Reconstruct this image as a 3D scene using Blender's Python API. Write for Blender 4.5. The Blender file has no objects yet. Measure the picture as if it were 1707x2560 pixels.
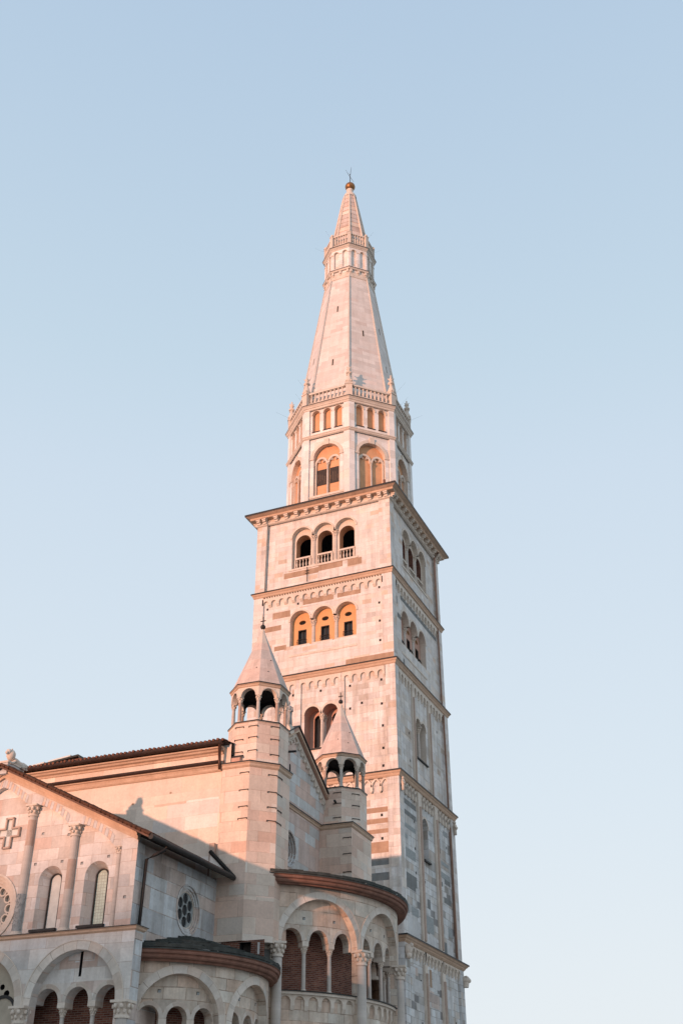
import bpy, math, random
from math import sin, cos, radians, pi, sqrt
from mathutils import Vector, Matrix
random.seed(7)
C = bpy.context.scene.collection
SC = bpy.context.scene

# ------------------------------------------------------------------ camera
def make_camera():
    cd = bpy.data.cameras.new('camera'); cam = bpy.data.objects.new('camera', cd); C.objects.link(cam)
    yaw, pitch, roll = -0.405476, 0.559433, -0.001114
    fwd = Vector((sin(yaw) * cos(pitch), cos(yaw) * cos(pitch), sin(pitch)))
    right = Vector((cos(yaw), -sin(yaw), 0)); up = right.cross(fwd)
    r2 = cos(roll) * right + sin(roll) * up; u2 = -sin(roll) * right + cos(roll) * up
    M = Matrix((r2, u2, -fwd)).transposed().to_4x4()
    M.translation = Vector((28.5338, -68.1821, 1.6)); cam.matrix_world = M
    cd.sensor_fit = 'VERTICAL'; cd.sensor_height = 24.0; cd.lens = 24.0 * 2704.79 / 2560
    cd.clip_start = .5; cd.clip_end = 6000
    SC.camera = cam
make_camera()

# ------------------------------------------------------------------ light
SUN_AZ, SUN_EL = radians(197), radians(2.9)
w = bpy.data.worlds.new('World'); SC.world = w; w.use_nodes = True
nt = w.node_tree; nt.nodes.clear()
def N(t, **k):
    n = nt.nodes.new(t)
    for a, b in k.items(): setattr(n, a, b)
    return n
out = N('ShaderNodeOutputWorld'); bg = N('ShaderNodeBackground'); sky = N('ShaderNodeTexSky')
sky.sky_type = 'NISHITA'; sky.sun_disc = False; sky.sun_elevation = SUN_EL; sky.sun_rotation = SUN_AZ
sky.air_density = 1.0; sky.dust_density = 1.5; sky.ozone_density = 1.5
tc = N('ShaderNodeTexCoord'); sx = N('ShaderNodeSeparateXYZ'); rp = N('ShaderNodeValToRGB')
nt.links.new(tc.outputs['Generated'], sx.inputs[0]); nt.links.new(sx.outputs['Z'], rp.inputs[0])
el = rp.color_ramp.elements
el[0].position = 0.0; el[0].color = (8.2, 8.6, 9.0, 1)
el[1].position = 1.0; el[1].color = (4.0, 5.4, 7.2, 1)
for p, c in ((.14, (7.85, 8.45, 8.95, 1)), (.30, (7.15, 8.05, 8.85, 1)), (.55, (6.2, 7.33, 8.5, 1)), (.64, (5.6, 6.95, 8.15, 1)), (.84, (4.66, 6.05, 7.65, 1))):
    e = el.new(p); e.color = c
mx = N('ShaderNodeMix', data_type='RGBA'); mx.inputs['Factor'].default_value = .12
nt.links.new(rp.outputs[0], mx.inputs['A']); nt.links.new(sky.outputs[0], mx.inputs['B'])
nt.links.new(mx.outputs['Result'], bg.inputs[0]); bg.inputs[1].default_value = .1
nt.links.new(bg.outputs[0], out.inputs[0])
sd = bpy.data.lights.new('sun', 'SUN'); so = bpy.data.objects.new('sun', sd); C.objects.link(so)
sd.energy = 3.8; sd.angle = radians(1.1); sd.color = (1.0, .495, .32)
ts = Vector((sin(SUN_AZ) * cos(SUN_EL), cos(SUN_AZ) * cos(SUN_EL), sin(SUN_EL)))
so.rotation_euler = ts.to_track_quat('Z', 'Y').to_euler()
SC.view_settings.view_transform = 'Standard'; SC.view_settings.look = 'None'; SC.view_settings.exposure = .15
SC.view_settings.gamma = 1

# ------------------------------------------------------------------ materials
def mat_base(name, rough=.8):
    m = bpy.data.materials.new(name); m.use_nodes = True; t = m.node_tree
    b = t.nodes['Principled BSDF']; b.inputs['Roughness'].default_value = rough
    b.inputs['Specular IOR Level'].default_value = .25
    return m, t, b
def ramp(t, pts, interp='LINEAR'):
    r = t.nodes.new('ShaderNodeValToRGB'); r.color_ramp.interpolation = interp; e = r.color_ramp.elements
    e[0].position, e[0].color = pts[0][0], (*pts[0][1], 1); e[1].position, e[1].color = pts[-1][0], (*pts[-1][1], 1)
    for p, c in pts[1:-1]: q = e.new(p); q.color = (*c, 1)
    return r
def mixc(t, mode, fac, a, b):
    m = t.nodes.new('ShaderNodeMix'); m.data_type = 'RGBA'; m.blend_type = mode
    for k, v in (('Factor', fac), ('A', a), ('B', b)):
        if hasattr(v, 'is_linked'): t.links.new(v, m.inputs[k])
        elif k == 'Factor': m.inputs[0].default_value = v
        else: m.inputs[k].default_value = (*v, 1)
    return m.outputs['Result']
def math_(t, op, a, b=None):
    m = t.nodes.new('ShaderNodeMath'); m.operation = op
    for i, v in enumerate((a, b)):
        if v is None: continue
        if hasattr(v, 'is_linked'): t.links.new(v, m.inputs[i])
        else: m.inputs[i].default_value = v
    return m.outputs[0]
def noise(t, vec, scale, detail=4, rough=.6, sc3=None):
    if sc3:
        mp = t.nodes.new('ShaderNodeMapping'); mp.inputs['Scale'].default_value = sc3
        t.links.new(vec, mp.inputs[0]); vec = mp.outputs[0]
    n = t.nodes.new('ShaderNodeTexNoise'); n.inputs['Scale'].default_value = scale
    n.inputs['Detail'].default_value = detail; n.inputs['Roughness'].default_value = rough
    t.links.new(vec, n.inputs['Vector']); return n.outputs['Fac']
def bricks(t, vec, bw, bh, off=(0, 0, 0), mortar=.012):
    mp = t.nodes.new('ShaderNodeMapping'); mp.inputs['Location'].default_value = off
    t.links.new(vec, mp.inputs[0])
    b = t.nodes.new('ShaderNodeTexBrick'); b.inputs['Color1'].default_value = (0, 0, 0, 1); b.inputs['Color2'].default_value = (1, 1, 1, 1)
    b.inputs['Mortar'].default_value = (.5, .5, .5, 1)
    b.inputs['Scale'].default_value = 1; b.inputs['Mortar Size'].default_value = mortar; b.inputs['Mortar Smooth'].default_value = .3
    b.inputs['Brick Width'].default_value = bw; b.inputs['Row Height'].default_value = bh; b.offset_frequency = 2; b.offset = .42
    t.links.new(mp.outputs[0], b.inputs['Vector']); return b.outputs['Color'], b.outputs['Fac']
def stone(name, pal, bw, bh, seed=0, mortar=.012, streak=.35, blot=.3, mort_c=.55, bump=.25, blocks=True):
    """pal: [(probability, colour)...] of the blocks"""
    m, t, b = mat_base(name, .82)
    uv = t.nodes.new('ShaderNodeTexCoord').outputs['UV']
    obj = uv
    pts, acc = [], 0
    for p, c in pal: pts.append((min(acc, .999), c)); acc += p
    if blocks:
        wob = noise(t, uv, .35, 1); cmb = t.nodes.new('ShaderNodeCombineXYZ')
        t.links.new(math_(t, 'MULTIPLY', wob, .12), cmb.inputs[1])
        va = t.nodes.new('ShaderNodeVectorMath'); va.operation = 'ADD'; t.links.new(uv, va.inputs[0]); t.links.new(cmb.outputs[0], va.inputs[1])
        c1, f1 = bricks(t, va.outputs[0], bw, bh, (seed * 3.3, seed * 1.7, 0), mortar)
        c2, f2 = bricks(t, va.outputs[0], bw * 1.65, bh * 1.5, (seed * 5.1 + .3, seed * 2.9 + .1, 0), mortar)
        sp = t.nodes.new('ShaderNodeSeparateXYZ'); t.links.new(va.outputs[0], sp.inputs[0])
        rowi = math_(t, 'FLOOR', math_(t, 'DIVIDE', sp.outputs[1], bh * 4.5)); wn = t.nodes.new('ShaderNodeTexWhiteNoise'); wn.noise_dimensions = '1D'
        t.links.new(math_(t, 'ADD', rowi, seed * 3.7 + .21), wn.inputs['W']); gt = math_(t, 'GREATER_THAN', wn.outputs['Value'], .5)
        rnd = mixc(t, 'MIX', gt, c1, c2)
        fm = t.nodes.new('ShaderNodeMix'); fm.data_type = 'FLOAT'; t.links.new(gt, fm.inputs[0]); t.links.new(f1, fm.inputs[2]); t.links.new(f2, fm.inputs[3])
        fac = fm.outputs[0]
        r = ramp(t, pts, 'CONSTANT'); t.links.new(rnd, r.inputs[0]); col = r.outputs[0]
        # small tone variation per block
        rr = t.nodes.new('ShaderNodeTexWhiteNoise'); rr.noise_dimensions = '1D'; t.links.new(rnd, rr.inputs['W'])
        col = mixc(t, 'MULTIPLY', 1.0, col, ramp_of(t, rr.outputs['Value'], .86, 1.06))
        gap = noise(t, uv, 1.7, 2); mf = math_(t, 'MULTIPLY', fac, ramp_of(t, gap, .15, 1.0, .35, .65))
        col = mixc(t, 'MULTIPLY', mf, col, (mort_c, mort_c * .95, mort_c * .9))
    else:
        r = ramp(t, pts); t.links.new(noise(t, uv, 1.1, 5), r.inputs[0]); col = r.outputs[0]; mf = None
    sr = ramp(t, [(.28, (.42, .33, .27)), (.44, (.82, .75, .69)), (.62, (1.08, 1.08, 1.08))]); t.links.new(noise(t, uv, 1.0, 5, .65, (2.6, .22, 1)), sr.inputs[0]); col = mixc(t, 'MULTIPLY', streak, col, sr.outputs[0])
    col = mixc(t, 'MULTIPLY', blot, col, ramp_of(t, noise(t, uv, .9, 6, .7), .4, 1.12, .3, .6))
    fine = noise(t, uv, 9, 4, .7)
    col = mixc(t, 'MULTIPLY', .5, col, ramp_of(t, fine, .75, 1.15, .25, .75))
    t.links.new(col, b.inputs['Base Color'])
    bp = t.nodes.new('ShaderNodeBump'); bp.inputs['Strength'].default_value = bump; bp.inputs['Distance'].default_value = .03
    h = math_(t, 'MULTIPLY', fine, .5)
    if mf is not None: h = math_(t, 'SUBTRACT', h, mf)
    t.links.new(h, bp.inputs['Height']); t.links.new(bp.outputs[0], b.inputs['Normal'])
    return m
def ramp_of(t, val, lo, hi, p0=0., p1=1.):
    r = ramp(t, [(p0, (lo,) * 3), (p1, (hi,) * 3)]); t.links.new(val, r.inputs[0]); return r.outputs[0]
def plain(name, c, rough=.7, var=.25, scale=3, metal=0.):
    m, t, b = mat_base(name, rough); b.inputs['Metallic'].default_value = metal
    co = t.nodes.new('ShaderNodeTexCoord').outputs['Object']
    n = noise(t, co, scale, 5, .65)
    col = mixc(t, 'MULTIPLY', 1., c, ramp_of(t, n, 1 - var, 1 + var * .6, .25, .75))
    t.links.new(col, b.inputs['Base Color'])
    bp = t.nodes.new('ShaderNodeBump'); bp.inputs['Strength'].default_value = .2; bp.inputs['Distance'].default_value = .02
    t.links.new(n, bp.inputs['Height']); t.links.new(bp.outputs[0], b.inputs['Normal'])
    return m
def brickwork(name, cols, bw=.27, bh=.075):
    m, t, b = mat_base(name, .9)
    uv = t.nodes.new('ShaderNodeTexCoord').outputs['UV']
    c, f = bricks(t, uv, bw, bh, (0, 0, 0), .012)
    r = ramp(t, [(i / (len(cols) - 1), k) for i, k in enumerate(cols)]); t.links.new(c, r.inputs[0])
    col = mixc(t, 'MIX', math_(t, 'MULTIPLY', f, .7), r.outputs[0], (.34, .29, .25))
    col = mixc(t, 'MULTIPLY', .7, col, ramp_of(t, noise(t, uv, .8, 5), .5, 1.2, .3, .7))
    t.links.new(col, b.inputs['Base Color'])
    bp = t.nodes.new('ShaderNodeBump'); bp.inputs['Strength'].default_value = .5; bp.inputs['Distance'].default_value = .02; bp.invert = True
    t.links.new(f, bp.inputs['Height']); t.links.new(bp.outputs[0], b.inputs['Normal'])
    return m
WH = (.70, .66, .62)
M = {}
M['tower'] = stone('tower_marble', [(.62, (.72, .70, .68)), (.20, (.71, .68, .64)), (.10, (.72, .65, .59)), (.05, (.66, .55, .46)), (.03, (.62, .58, .55))], .70, .36, 1, .009, .36, .2, .68, .15)
M['tower_low'] = stone('weathered_tower_marble', [(.42, (.66, .68, .69)), (.2, (.62, .62, .61)), (.18, (.70, .71, .72)), (.12, (.56, .52, .48)), (.05, (.40, .39, .37)), (.03, (.28, .28, .28))], .85, .42, 2, .018, .65, .45, .42, .3)
M['tower_mid'] = stone('streaked_tower_marble', [(.56, (.72, .71, .70)), (.22, (.70, .68, .65)), (.12, (.70, .65, .60)), (.06, (.60, .56, .52)), (.04, (.56, .48, .41))], .75, .40, 3, .011, .6, .3, .6, .2)
M['trim'] = stone('carved_white_stone', [(.0, (.74, .67, .60)), (.5, (.77, .72, .66)), (1., (.68, .60, .52))], 1, 1, 5, streak=.25, blot=.25, blocks=False)
M['drum'] = stone('clean_white_marble', [(.7, (.80, .78, .76)), (.2, (.78, .74, .70)), (.1, (.75, .68, .62))], .8, .45, 6, .005, .12, .10, .84, .06)
M['spire'] = stone('spire_marble', [(.6, (.70, .66, .63)), (.25, (.70, .645, .61)), (.15, (.70, .62, .58))], 1.1, .42, 7, .008, .2, .16, .82, .08)
M['church'] = stone('church_ashlar', [(.40, (.70, .66, .62)), (.16, (.70, .60, .54)), (.22, (.72, .70, .68)), (.08, (.64, .52, .46)), (.05, (.58, .56, .54)), (.09, (.67, .61, .56))], .95, .44, 8, .009, .30, .28, .6, .22)
M['church_grey'] = stone('church_grey_ashlar', [(.32, (.62, .64, .65)), (.2, (.62, .53, .48)), (.16, (.52, .53, .54)), (.08, (.40, .41, .42)), (.14, (.60, .59, .58)), (.10, (.52, .44, .40))], 1.25, .52, 9, .016, .5, .45, .42, .35)
M['apse'] = stone('apse_ashlar', [(.4, (.70, .61, .52)), (.25, (.68, .54, .44)), (.2, (.72, .66, .58)), (.15, (.58, .51, .44))], .9, .40, 10, .016, .5, .5, .4, .35)
M['nave'] = stone('nave_plaster_stone', [(.45, (.78, .68, .58)), (.3, (.77, .62, .51)), (.25, (.79, .74, .69))], 1.6, .6, 11, .004, .15, .2, .82, .1)
M['rose'] = stone('rose_marble_shaft', [(.0, (.56, .43, .36)), (.5, (.64, .54, .47)), (1., (.48, .37, .31))], 1, 1, 12, blocks=False)
M['column'] = stone('column_marble', [(.0, (.66, .62, .58)), (.5, (.72, .68, .64)), (1., (.58, .54, .50))], 1, 1, 13, streak=.4, blocks=False)
M['dark_stone'] = stone('dark_grey_block', [(.0, (.27, .27, .26)), (.5, (.34, .33, .31)), (1., (.21, .22, .22))], 1, 1, 14, blocks=False)
M['tan'] = stone('tan_block', [(.0, (.46, .33, .24)), (.5, (.55, .42, .32)), (1., (.40, .28, .20))], 1, 1, 15, blocks=False)
M['white_block'] = stone('white_block', [(.0, (.66, .67, .67)), (.5, (.70, .70, .69)), (1., (.60, .60, .60))], 1, 1, 16, blocks=False)
M['ochre'] = plain('ochre_plaster', (.66, .37, .18), .9, .15, 1.5)
M['orange'] = plain('orange_plaster_and_bounce', (.66, .37, .21), .9, .22, 1.2)
M['pinkwall'] = plain('pink_plaster', (.52, .32, .25), .9, .25, 1.2)
M['terra'] = plain('terracotta_moulding', (.25, .13, .095), .85, .4, 2.2)
M['brick'] = brickwork('red_brick', [(.14, .045, .03), (.21, .075, .048), (.29, .125, .08)])
M['old_and_shaded_stone'] = plain('grey_weathered_and_shaded_stone', (.34, .36, .36), .9, .35, 7)  # on the robed statue this grey stands in for the turret's shadow
M['mould'] = stone('ochre_patina_moulding', [(.0, (.66, .47, .34)), (.5, (.72, .57, .45)), (1., (.58, .42, .31))], 1, 1, 22, streak=.3, blot=.3, blocks=False)
M['turret'] = stone('pink_turret_ashlar', [(.34, (.76, .63, .53)), (.26, (.76, .58, .48)), (.2, (.75, .66, .58)), (.10, (.71, .52, .42)), (.10, (.73, .59, .50))], .95, .44, 23, .009, .2, .22, .6, .25)
M['gable'] = stone('pink_gable_ashlar', [(.36, (.70, .56, .50)), (.24, (.66, .50, .43)), (.24, (.66, .66, .65)), (.16, (.60, .58, .56))], 1.3, .5, 24, .010, .3, .3, .55, .3)
M['turret_roof'] = stone('pink_roof_slab', [(.5, (.66, .54, .48)), (.3, (.62, .49, .43)), (.2, (.68, .59, .54))], 1.5, .62, 25, .006, .3, .4, .75, .15)
M['old_glass'] = plain('grey_old_glass', (.30, .32, .31), .4, .3, 4)
M['voussoir'] = stone('voussoir_stone', [(.5, (.68, .61, .54)), (.3, (.65, .55, .47)), (.2, (.70, .65, .59))], .30, 20, 21, .010, .2, .3, .5, .2)
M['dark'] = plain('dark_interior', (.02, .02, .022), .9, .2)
M['wood_and_shadow'] = plain('dark_wood_and_shadow', (.05, .04, .035), .7, .3, 6)  # also colours the painted shadow strips of the putlog holes
M['iron'] = plain('dark_iron', (.035, .033, .032), .6, .4, 8)
M['lead'] = plain('lead_flashing', (.032, .031, .031), .6, .4, 4)
M['slate'] = plain('mossy_slate', (.055, .06, .055), .85, .6, 3)
M['tile'] = plain('terracotta_roof_tile', (.17, .075, .045), .85, .6, 5)
M['copper'] = plain('brown_copper', (.10, .055, .04), .45, .4, 3, .3)
M['gold'] = plain('gilded_bronze', (.30, .15, .06), .42, .4, 5, .6)
M['glass'] = plain('dark_window_glass', (.03, .035, .04), .15, .3, 4)
M['plaster'] = plain('cream_plaster', (.46, .40, .32), .9, .25, 2)
M['pipe_p'] = plain('painted_pipe', (.42, .25, .19), .6, .3, 3)
M['ground'] = plain('paving_stone', (.34, .31, .28), .85, .25, .6)
def leaded():
    m, t, b = mat_base('leaded_glass', .3)
    uv = t.nodes.new('ShaderNodeTexCoord').outputs['UV']
    v = t.nodes.new('ShaderNodeTexVoronoi'); v.feature = 'DISTANCE_TO_EDGE'; v.inputs['Scale'].default_value = 9; v.inputs['Randomness'].default_value = .25
    t.links.new(uv, v.inputs['Vector'])
    col = mixc(t, 'MIX', ramp_of(t, v.outputs['Distance'], 0, 1, .05, .09), (.34, .38, .34), (.50, .62, .54))
    col = mixc(t, 'MULTIPLY', .6, col, ramp_of(t, noise(t, uv, 4, 3), .7, 1.15, .3, .7))
    t.links.new(col, b.inputs['Base Color']); return m
M['leaded'] = leaded()
M['pale_glass'] = plain('pale_glass', (.60, .64, .62), .45, .2, 3)

# ------------------------------------------------------------------ mesh builder
class MB:
    def __init__(s): s.v = []; s.f = []; s.m = []; s.uv = []; s.mats = []; s.sm = []
    def mi(s, k):
        if k not in s.mats: s.mats.append(k)
        return s.mats.index(k)
    def face(s, pts, mat, uv=None, smooth=False):
        P = [Vector(p) for p in pts]
        if uv is None:
            n = Vector((0, 0, 0))
            for i in range(len(P)):
                a, b = P[i], P[(i + 1) % len(P)]
                n += a.cross(b)
            if n.length < 1e-10: return
            n.normalize()
            if abs(n.z) < .8:
                t = Vector((-n.y, n.x, 0)).normalized()
                if t.x + t.y * .5 < 0: t = -t
                k = 1 / max(.3, sqrt(1 - n.z * n.z)); uv = [(p.dot(t), p.z * k) for p in P]
            else: uv = [(p.x, p.y) for p in P]
        i = len(s.v); s.v += [tuple(p) for p in P]; s.f.append(tuple(range(i, i + len(P)))); s.m.append(s.mi(mat)); s.uv += uv; s.sm.append(smooth)
    def box(s, x0, x1, y0, y1, z0, z1, mat):
        c = [(x, y, z) for z in (z0, z1) for y in (y0, y1) for x in (x0, x1)]
        for q in ((0, 1, 3, 2), (4, 6, 7, 5), (0, 4, 5, 1), (2, 3, 7, 6), (0, 2, 6, 4), (1, 5, 7, 3)): s.face([c[i] for i in q], mat)
    def mbox(s, mp, s0, s1, z0, z1, d0, d1, mat):
        c = [mp(a, z, d) for d in (d0, d1) for z in (z0, z1) for a in (s0, s1)]
        for q in ((0, 1, 3, 2), (4, 6, 7, 5), (0, 4, 5, 1), (2, 3, 7, 6), (0, 2, 6, 4), (1, 5, 7, 3)): s.face([c[i] for i in q], mat)
    def lathe(s, prof, c=(0, 0, 0), n=12, mat='trim', arc=(0, 2 * pi), smooth=True):
        for i in range(n):
            a = arc[0] + (arc[1] - arc[0]) * i / n; b = arc[0] + (arc[1] - arc[0]) * (i + 1) / n
            for (r0, z0), (r1, z1) in zip(prof, prof[1:]):
                q = [(c[0] + r * cos(t), c[1] + r * sin(t), c[2] + z) for r, t, z in ((r0, a, z0), (r0, b, z0), (r1, b, z1), (r1, a, z1))]
                if r0 < 1e-6: q = [q[0], q[2], q[3]]
                elif r1 < 1e-6: q = q[:3]
                s.face(q, mat, smooth=smooth)
    def ball(s, c, r, mat, n=10, sq=(1, 1, 1)):
        m = n // 2
        P = lambda i, j: (c[0] + sq[0] * r * sin(pi * i / m) * cos(2 * pi * j / n), c[1] + sq[1] * r * sin(pi * i / m) * sin(2 * pi * j / n), c[2] + sq[2] * r * cos(pi * i / m))
        for i in range(m):
            for j in range(n):
                q = [P(i, j), P(i + 1, j), P(i + 1, j + 1), P(i, j + 1)]
                if i == 0: q = q[:3]
                elif i == m - 1: q = [q[0], q[1], q[3]]
                s.face(q, mat, smooth=True)
    def tube(s, pts, r, mat, n=8, cap=True):
        pts = [Vector(p) for p in pts]; rings = []
        for i, p in enumerate(pts):
            d = (pts[min(i + 1, len(pts) - 1)] - pts[max(i - 1, 0)]).normalized()
            a = d.cross(Vector((0, 0, 1)) if abs(d.z) < .9 else Vector((1, 0, 0))).normalized(); b = d.cross(a)
            rr = r[i] if isinstance(r, (list, tuple)) else r
            rings.append([p + rr * (cos(2 * pi * k / n) * a + sin(2 * pi * k / n) * b) for k in range(n)])
        for A, B in zip(rings, rings[1:]):
            for k in range(n): s.face([A[k], A[(k + 1) % n], B[(k + 1) % n], B[k]], mat, smooth=True)
        if cap: s.face(rings[0], mat); s.face(rings[-1], mat)
    def sweep(s, pts, prof, mat, closed=True, mats=None, caps=True):
        """profile (out, z) swept along a 2D path; outward is right of travel"""
        P = [Vector((p[0], p[1])) for p in pts]; n = len(P); rings = []
        for i in range(n):
            def nrm(a, b):
                d = (b - a).normalized(); return Vector((d.y, -d.x))
            if closed or 0 < i < n - 1:
                n1 = nrm(P[i - 1], P[i]); n2 = nrm(P[i], P[(i + 1) % n]); m = (n1 + n2) / (1 + n1.dot(n2))
            else: m = nrm(P[0], P[1]) if i == 0 else nrm(P[-2], P[-1])
            rings.append([(P[i].x + m.x * o, P[i].y + m.y * o, z) for o, z in prof])
        for i in range(n if closed else n - 1):
            A, B = rings[i], rings[(i + 1) % n]
            for k in range(len(prof) - 1): s.face([A[k], B[k], B[k + 1], A[k + 1]], mats[k] if mats else mat)
        if not closed and caps: s.face(rings[0], mat); s.face(rings[-1], mat)
    def build(s, name, parent=None, loc=None, rotz=0):
        me = bpy.data.meshes.new(name); me.from_pydata(s.v, [], s.f)
        for k in s.mats: me.materials.append(M[k])
        me.polygons.foreach_set('material_index', s.m); me.polygons.foreach_set('use_smooth', s.sm)
        uvl = me.uv_layers.new(name='UVMap'); uvl.data.foreach_set('uv', [c for u in s.uv for c in u])
        import bmesh
        if any(s.sm):
            bm = bmesh.new(); bm.from_mesh(me); bmesh.ops.remove_doubles(bm, verts=bm.verts, dist=1e-4); bm.to_mesh(me); bm.free()
        me.update()
        return link(name, me, parent, loc, rotz)
def link(name, me, parent=None, loc=None, rotz=0):
    o = bpy.data.objects.new(name, me); C.objects.link(o)
    if parent: o.parent = parent
    if loc: o.location = loc
    o.rotation_euler.z = rotz
    return o
def dup(src, parent, loc=None, rotz=0):
    o = src.copy(); C.objects.link(o); o.parent = parent
    if loc: o.location = loc
    o.rotation_euler = (0, 0, rotz); return o
def empty(name, label, cat, loc=(0, 0, 0), rotz=0):
    o = bpy.data.objects.new(name, None); C.objects.link(o); o.location = loc; o.rotation_euler.z = rotz
    o['label'] = label; o['category'] = cat; o.empty_display_size = .5; return o

# ------------------------------------------------------------------ walls with openings
class Arch:
    def __init__(s, sc, r, zb, zs, depth=.3, mat=None, open=False, k=1.0): s.sc, s.r, s.zb, s.zs, s.depth, s.mat, s.open, s.k = sc, r, zb, zs, depth, mat, open, k; s.s0, s.s1 = sc - r, sc + r
    def brk(s): return [s.sc + s.r * cos(pi * i / 14) for i in range(15)]
    def lo(s, x): return s.zb
    def hi(s, x): return s.zs + s.k * sqrt(max(0, s.r ** 2 - (x - s.sc) ** 2))
class Rect:
    def __init__(s, s0, s1, zb, zt, depth=.3, mat=None, open=False): s.s0, s.s1, s.zb, s.zt, s.depth, s.mat, s.open = s0, s1, zb, zt, depth, mat, open
    def brk(s): return [s.s0, s.s1]
    def lo(s, x): return s.zb
    def hi(s, x): return s.zt
class Circ:
    def __init__(s, sc, zc, r, depth=.3, mat=None, k=1.0): s.sc, s.zc, s.r, s.depth, s.mat, s.k = sc, zc, r, depth, mat, k; s.s0, s.s1 = sc - r, sc + r; s.open = False
    def brk(s): return [s.sc + s.r * cos(pi * i / 14) for i in range(15)]
    def lo(s, x): return s.zc - s.k * sqrt(max(0, s.r ** 2 - (x - s.sc) ** 2))
    def hi(s, x): return s.zc + s.k * sqrt(max(0, s.r ** 2 - (x - s.sc) ** 2))
class RectNT(Rect): notop = True
def flat(o, t, n):
    o, t, n = Vector(o), Vector(t), Vector(n)
    return lambda s, z, d=0: tuple(o + t * s - n * d + Vector((0, 0, z)))
def cylmap(cx, cy, R):
    return lambda s, z, d=0: (cx + (R - d) * cos(s / R), cy + (R - d) * sin(s / R), z)
def wall(mb, mp, s0, s1, zb, zt, holes=(), mat='tower', step=None, d=0., uvo=0.):
    fb = zb if callable(zb) else (lambda x: zb); ft = zt if callable(zt) else (lambda x: zt)
    br = {round(s0, 5), round(s1, 5)}
    for h in holes:
        for b in h.brk():
            if s0 < b < s1: br.add(round(b, 5))
    if step:
        n = max(1, int((s1 - s0) / step))
        for i in range(n): br.add(round(s0 + (s1 - s0) * i / n, 5))
    br = sorted(br)
    def q(a, b, za, zb_, zc, zd, m):
        if abs(zd - za) < 1e-4 and abs(zc - zb_) < 1e-4: return
        P = [(a, za), (b, zb_), (b, zc), (a, zd)]
        mb.face([mp(x, z, d) for x, z in P], m, [(x + uvo, z) for x, z in P])
    for a, b in zip(br, br[1:]):
        if b - a < 2e-5: continue
        mid = (a + b) / 2; act = sorted([h for h in holes if h.s0 < mid < h.s1], key=lambda h: h.lo(mid))
        ca, cb = fb(a), fb(b)
        for h in act:
            if h.lo(mid) > (ca + cb) / 2 + 1e-4: q(a, b, ca, cb, h.lo(b), h.lo(a), mat)
            ca, cb = h.hi(a), h.hi(b); m = h.mat or mat
            if not getattr(h, 'notop', False): mb.face([mp(a, ca, d), mp(b, cb, d), mp(b, cb, d + h.depth), mp(a, ca, d + h.depth)], m)
            if not h.open: mb.face([mp(a, h.lo(a), d), mp(b, h.lo(b), d), mp(b, h.lo(b), d + h.depth), mp(a, h.lo(a), d + h.depth)], m)
        q(a, b, ca, cb, ft(b), ft(a), mat)
    for h in holes:
        if isinstance(h, Circ): continue
        for x in (h.s0, h.s1):
            if s0 - 1e-4 <= x <= s1 + 1e-4:
                lo = max(h.lo(x), fb(x)); P = [(x, lo, d), (x, h.hi(x), d), (x, h.hi(x), d + h.depth), (x, lo, d + h.depth)]
                mb.face([mp(*p) for p in P], h.mat or mat)
def ring(mb, mp, sc, zs, ri, ro, d0, d1, mat, a0=0, a1=180, n=16, k=1.0, joints=False):
    A = [radians(a0 + (a1 - a0) * i / n) for i in range(n + 1)]
    for a, b in zip(A, A[1:]):
        pt = lambda r, t, d: mp(sc + r * cos(t), zs + k * r * sin(t), d)
        mb.face([pt(ri, a, d0), pt(ro, a, d0), pt(ro, b, d0), pt(ri, b, d0)], mat, [(a * ri, 7.0), (a * ri, 7.3), (b * ri, 7.3), (b * ri, 7.0)] if joints else None)
        mb.face([pt(ro, a, d0), pt(ro, b, d0), pt(ro, b, d1), pt(ro, a, d1)], mat)
        mb.face([pt(ri, a, d0), pt(ri, b, d0), pt(ri, b, d1), pt(ri, a, d1)], mat)
    for t in (A[0], A[-1]): mb.face([pt(ri, t, d0), pt(ro, t, d0), pt(ro, t, d1), pt(ri, t, d1)], mat)
def arcade_band(mb, mp, groups, ztop, zs, r, leg, d0, d1, mat, edges=None, back=None):
    """proud band whose underside is a row of little round arches on corbels"""
    for cs in groups:
        p = (cs[-1] - cs[0]) / (len(cs) - 1); s0, s1 = cs[0] - p / 2, cs[-1] + p / 2
        hs = [Arch(c, r, zs - 9, zs, d1 - d0, mat, open=True) for c in cs]
        wall(mb, mp, s0, s1, zs - leg * .45, ztop, hs, mat, d=d0)
        for i in range(len(cs) + 1):
            x = s0 + p * i; wd = (p - 2 * r) / 2 + .015; a, b = max(s0, x - wd), min(s1, x + wd); z0 = zs - leg * .45
            # tapering corbel under each leg
            T = [mp(a, z0, d0), mp(b, z0, d0), mp(b, z0, d1), mp(a, z0, d1)]; B = [mp(a + .02, zs - leg, d1 - .03), mp(b - .02, zs - leg, d1 - .03), mp(b - .02, zs - leg, d1), mp(a + .02, zs - leg, d1)]
            for j in range(4): mb.face([T[j], T[(j + 1) % 4], B[(j + 1) % 4], B[j]], mat)
            mb.face(B, mat)
def lin(c0, c1, n): return [c0 + (c1 - c0) * i / (n - 1) for i in range(n)]
_cols = {}
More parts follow.
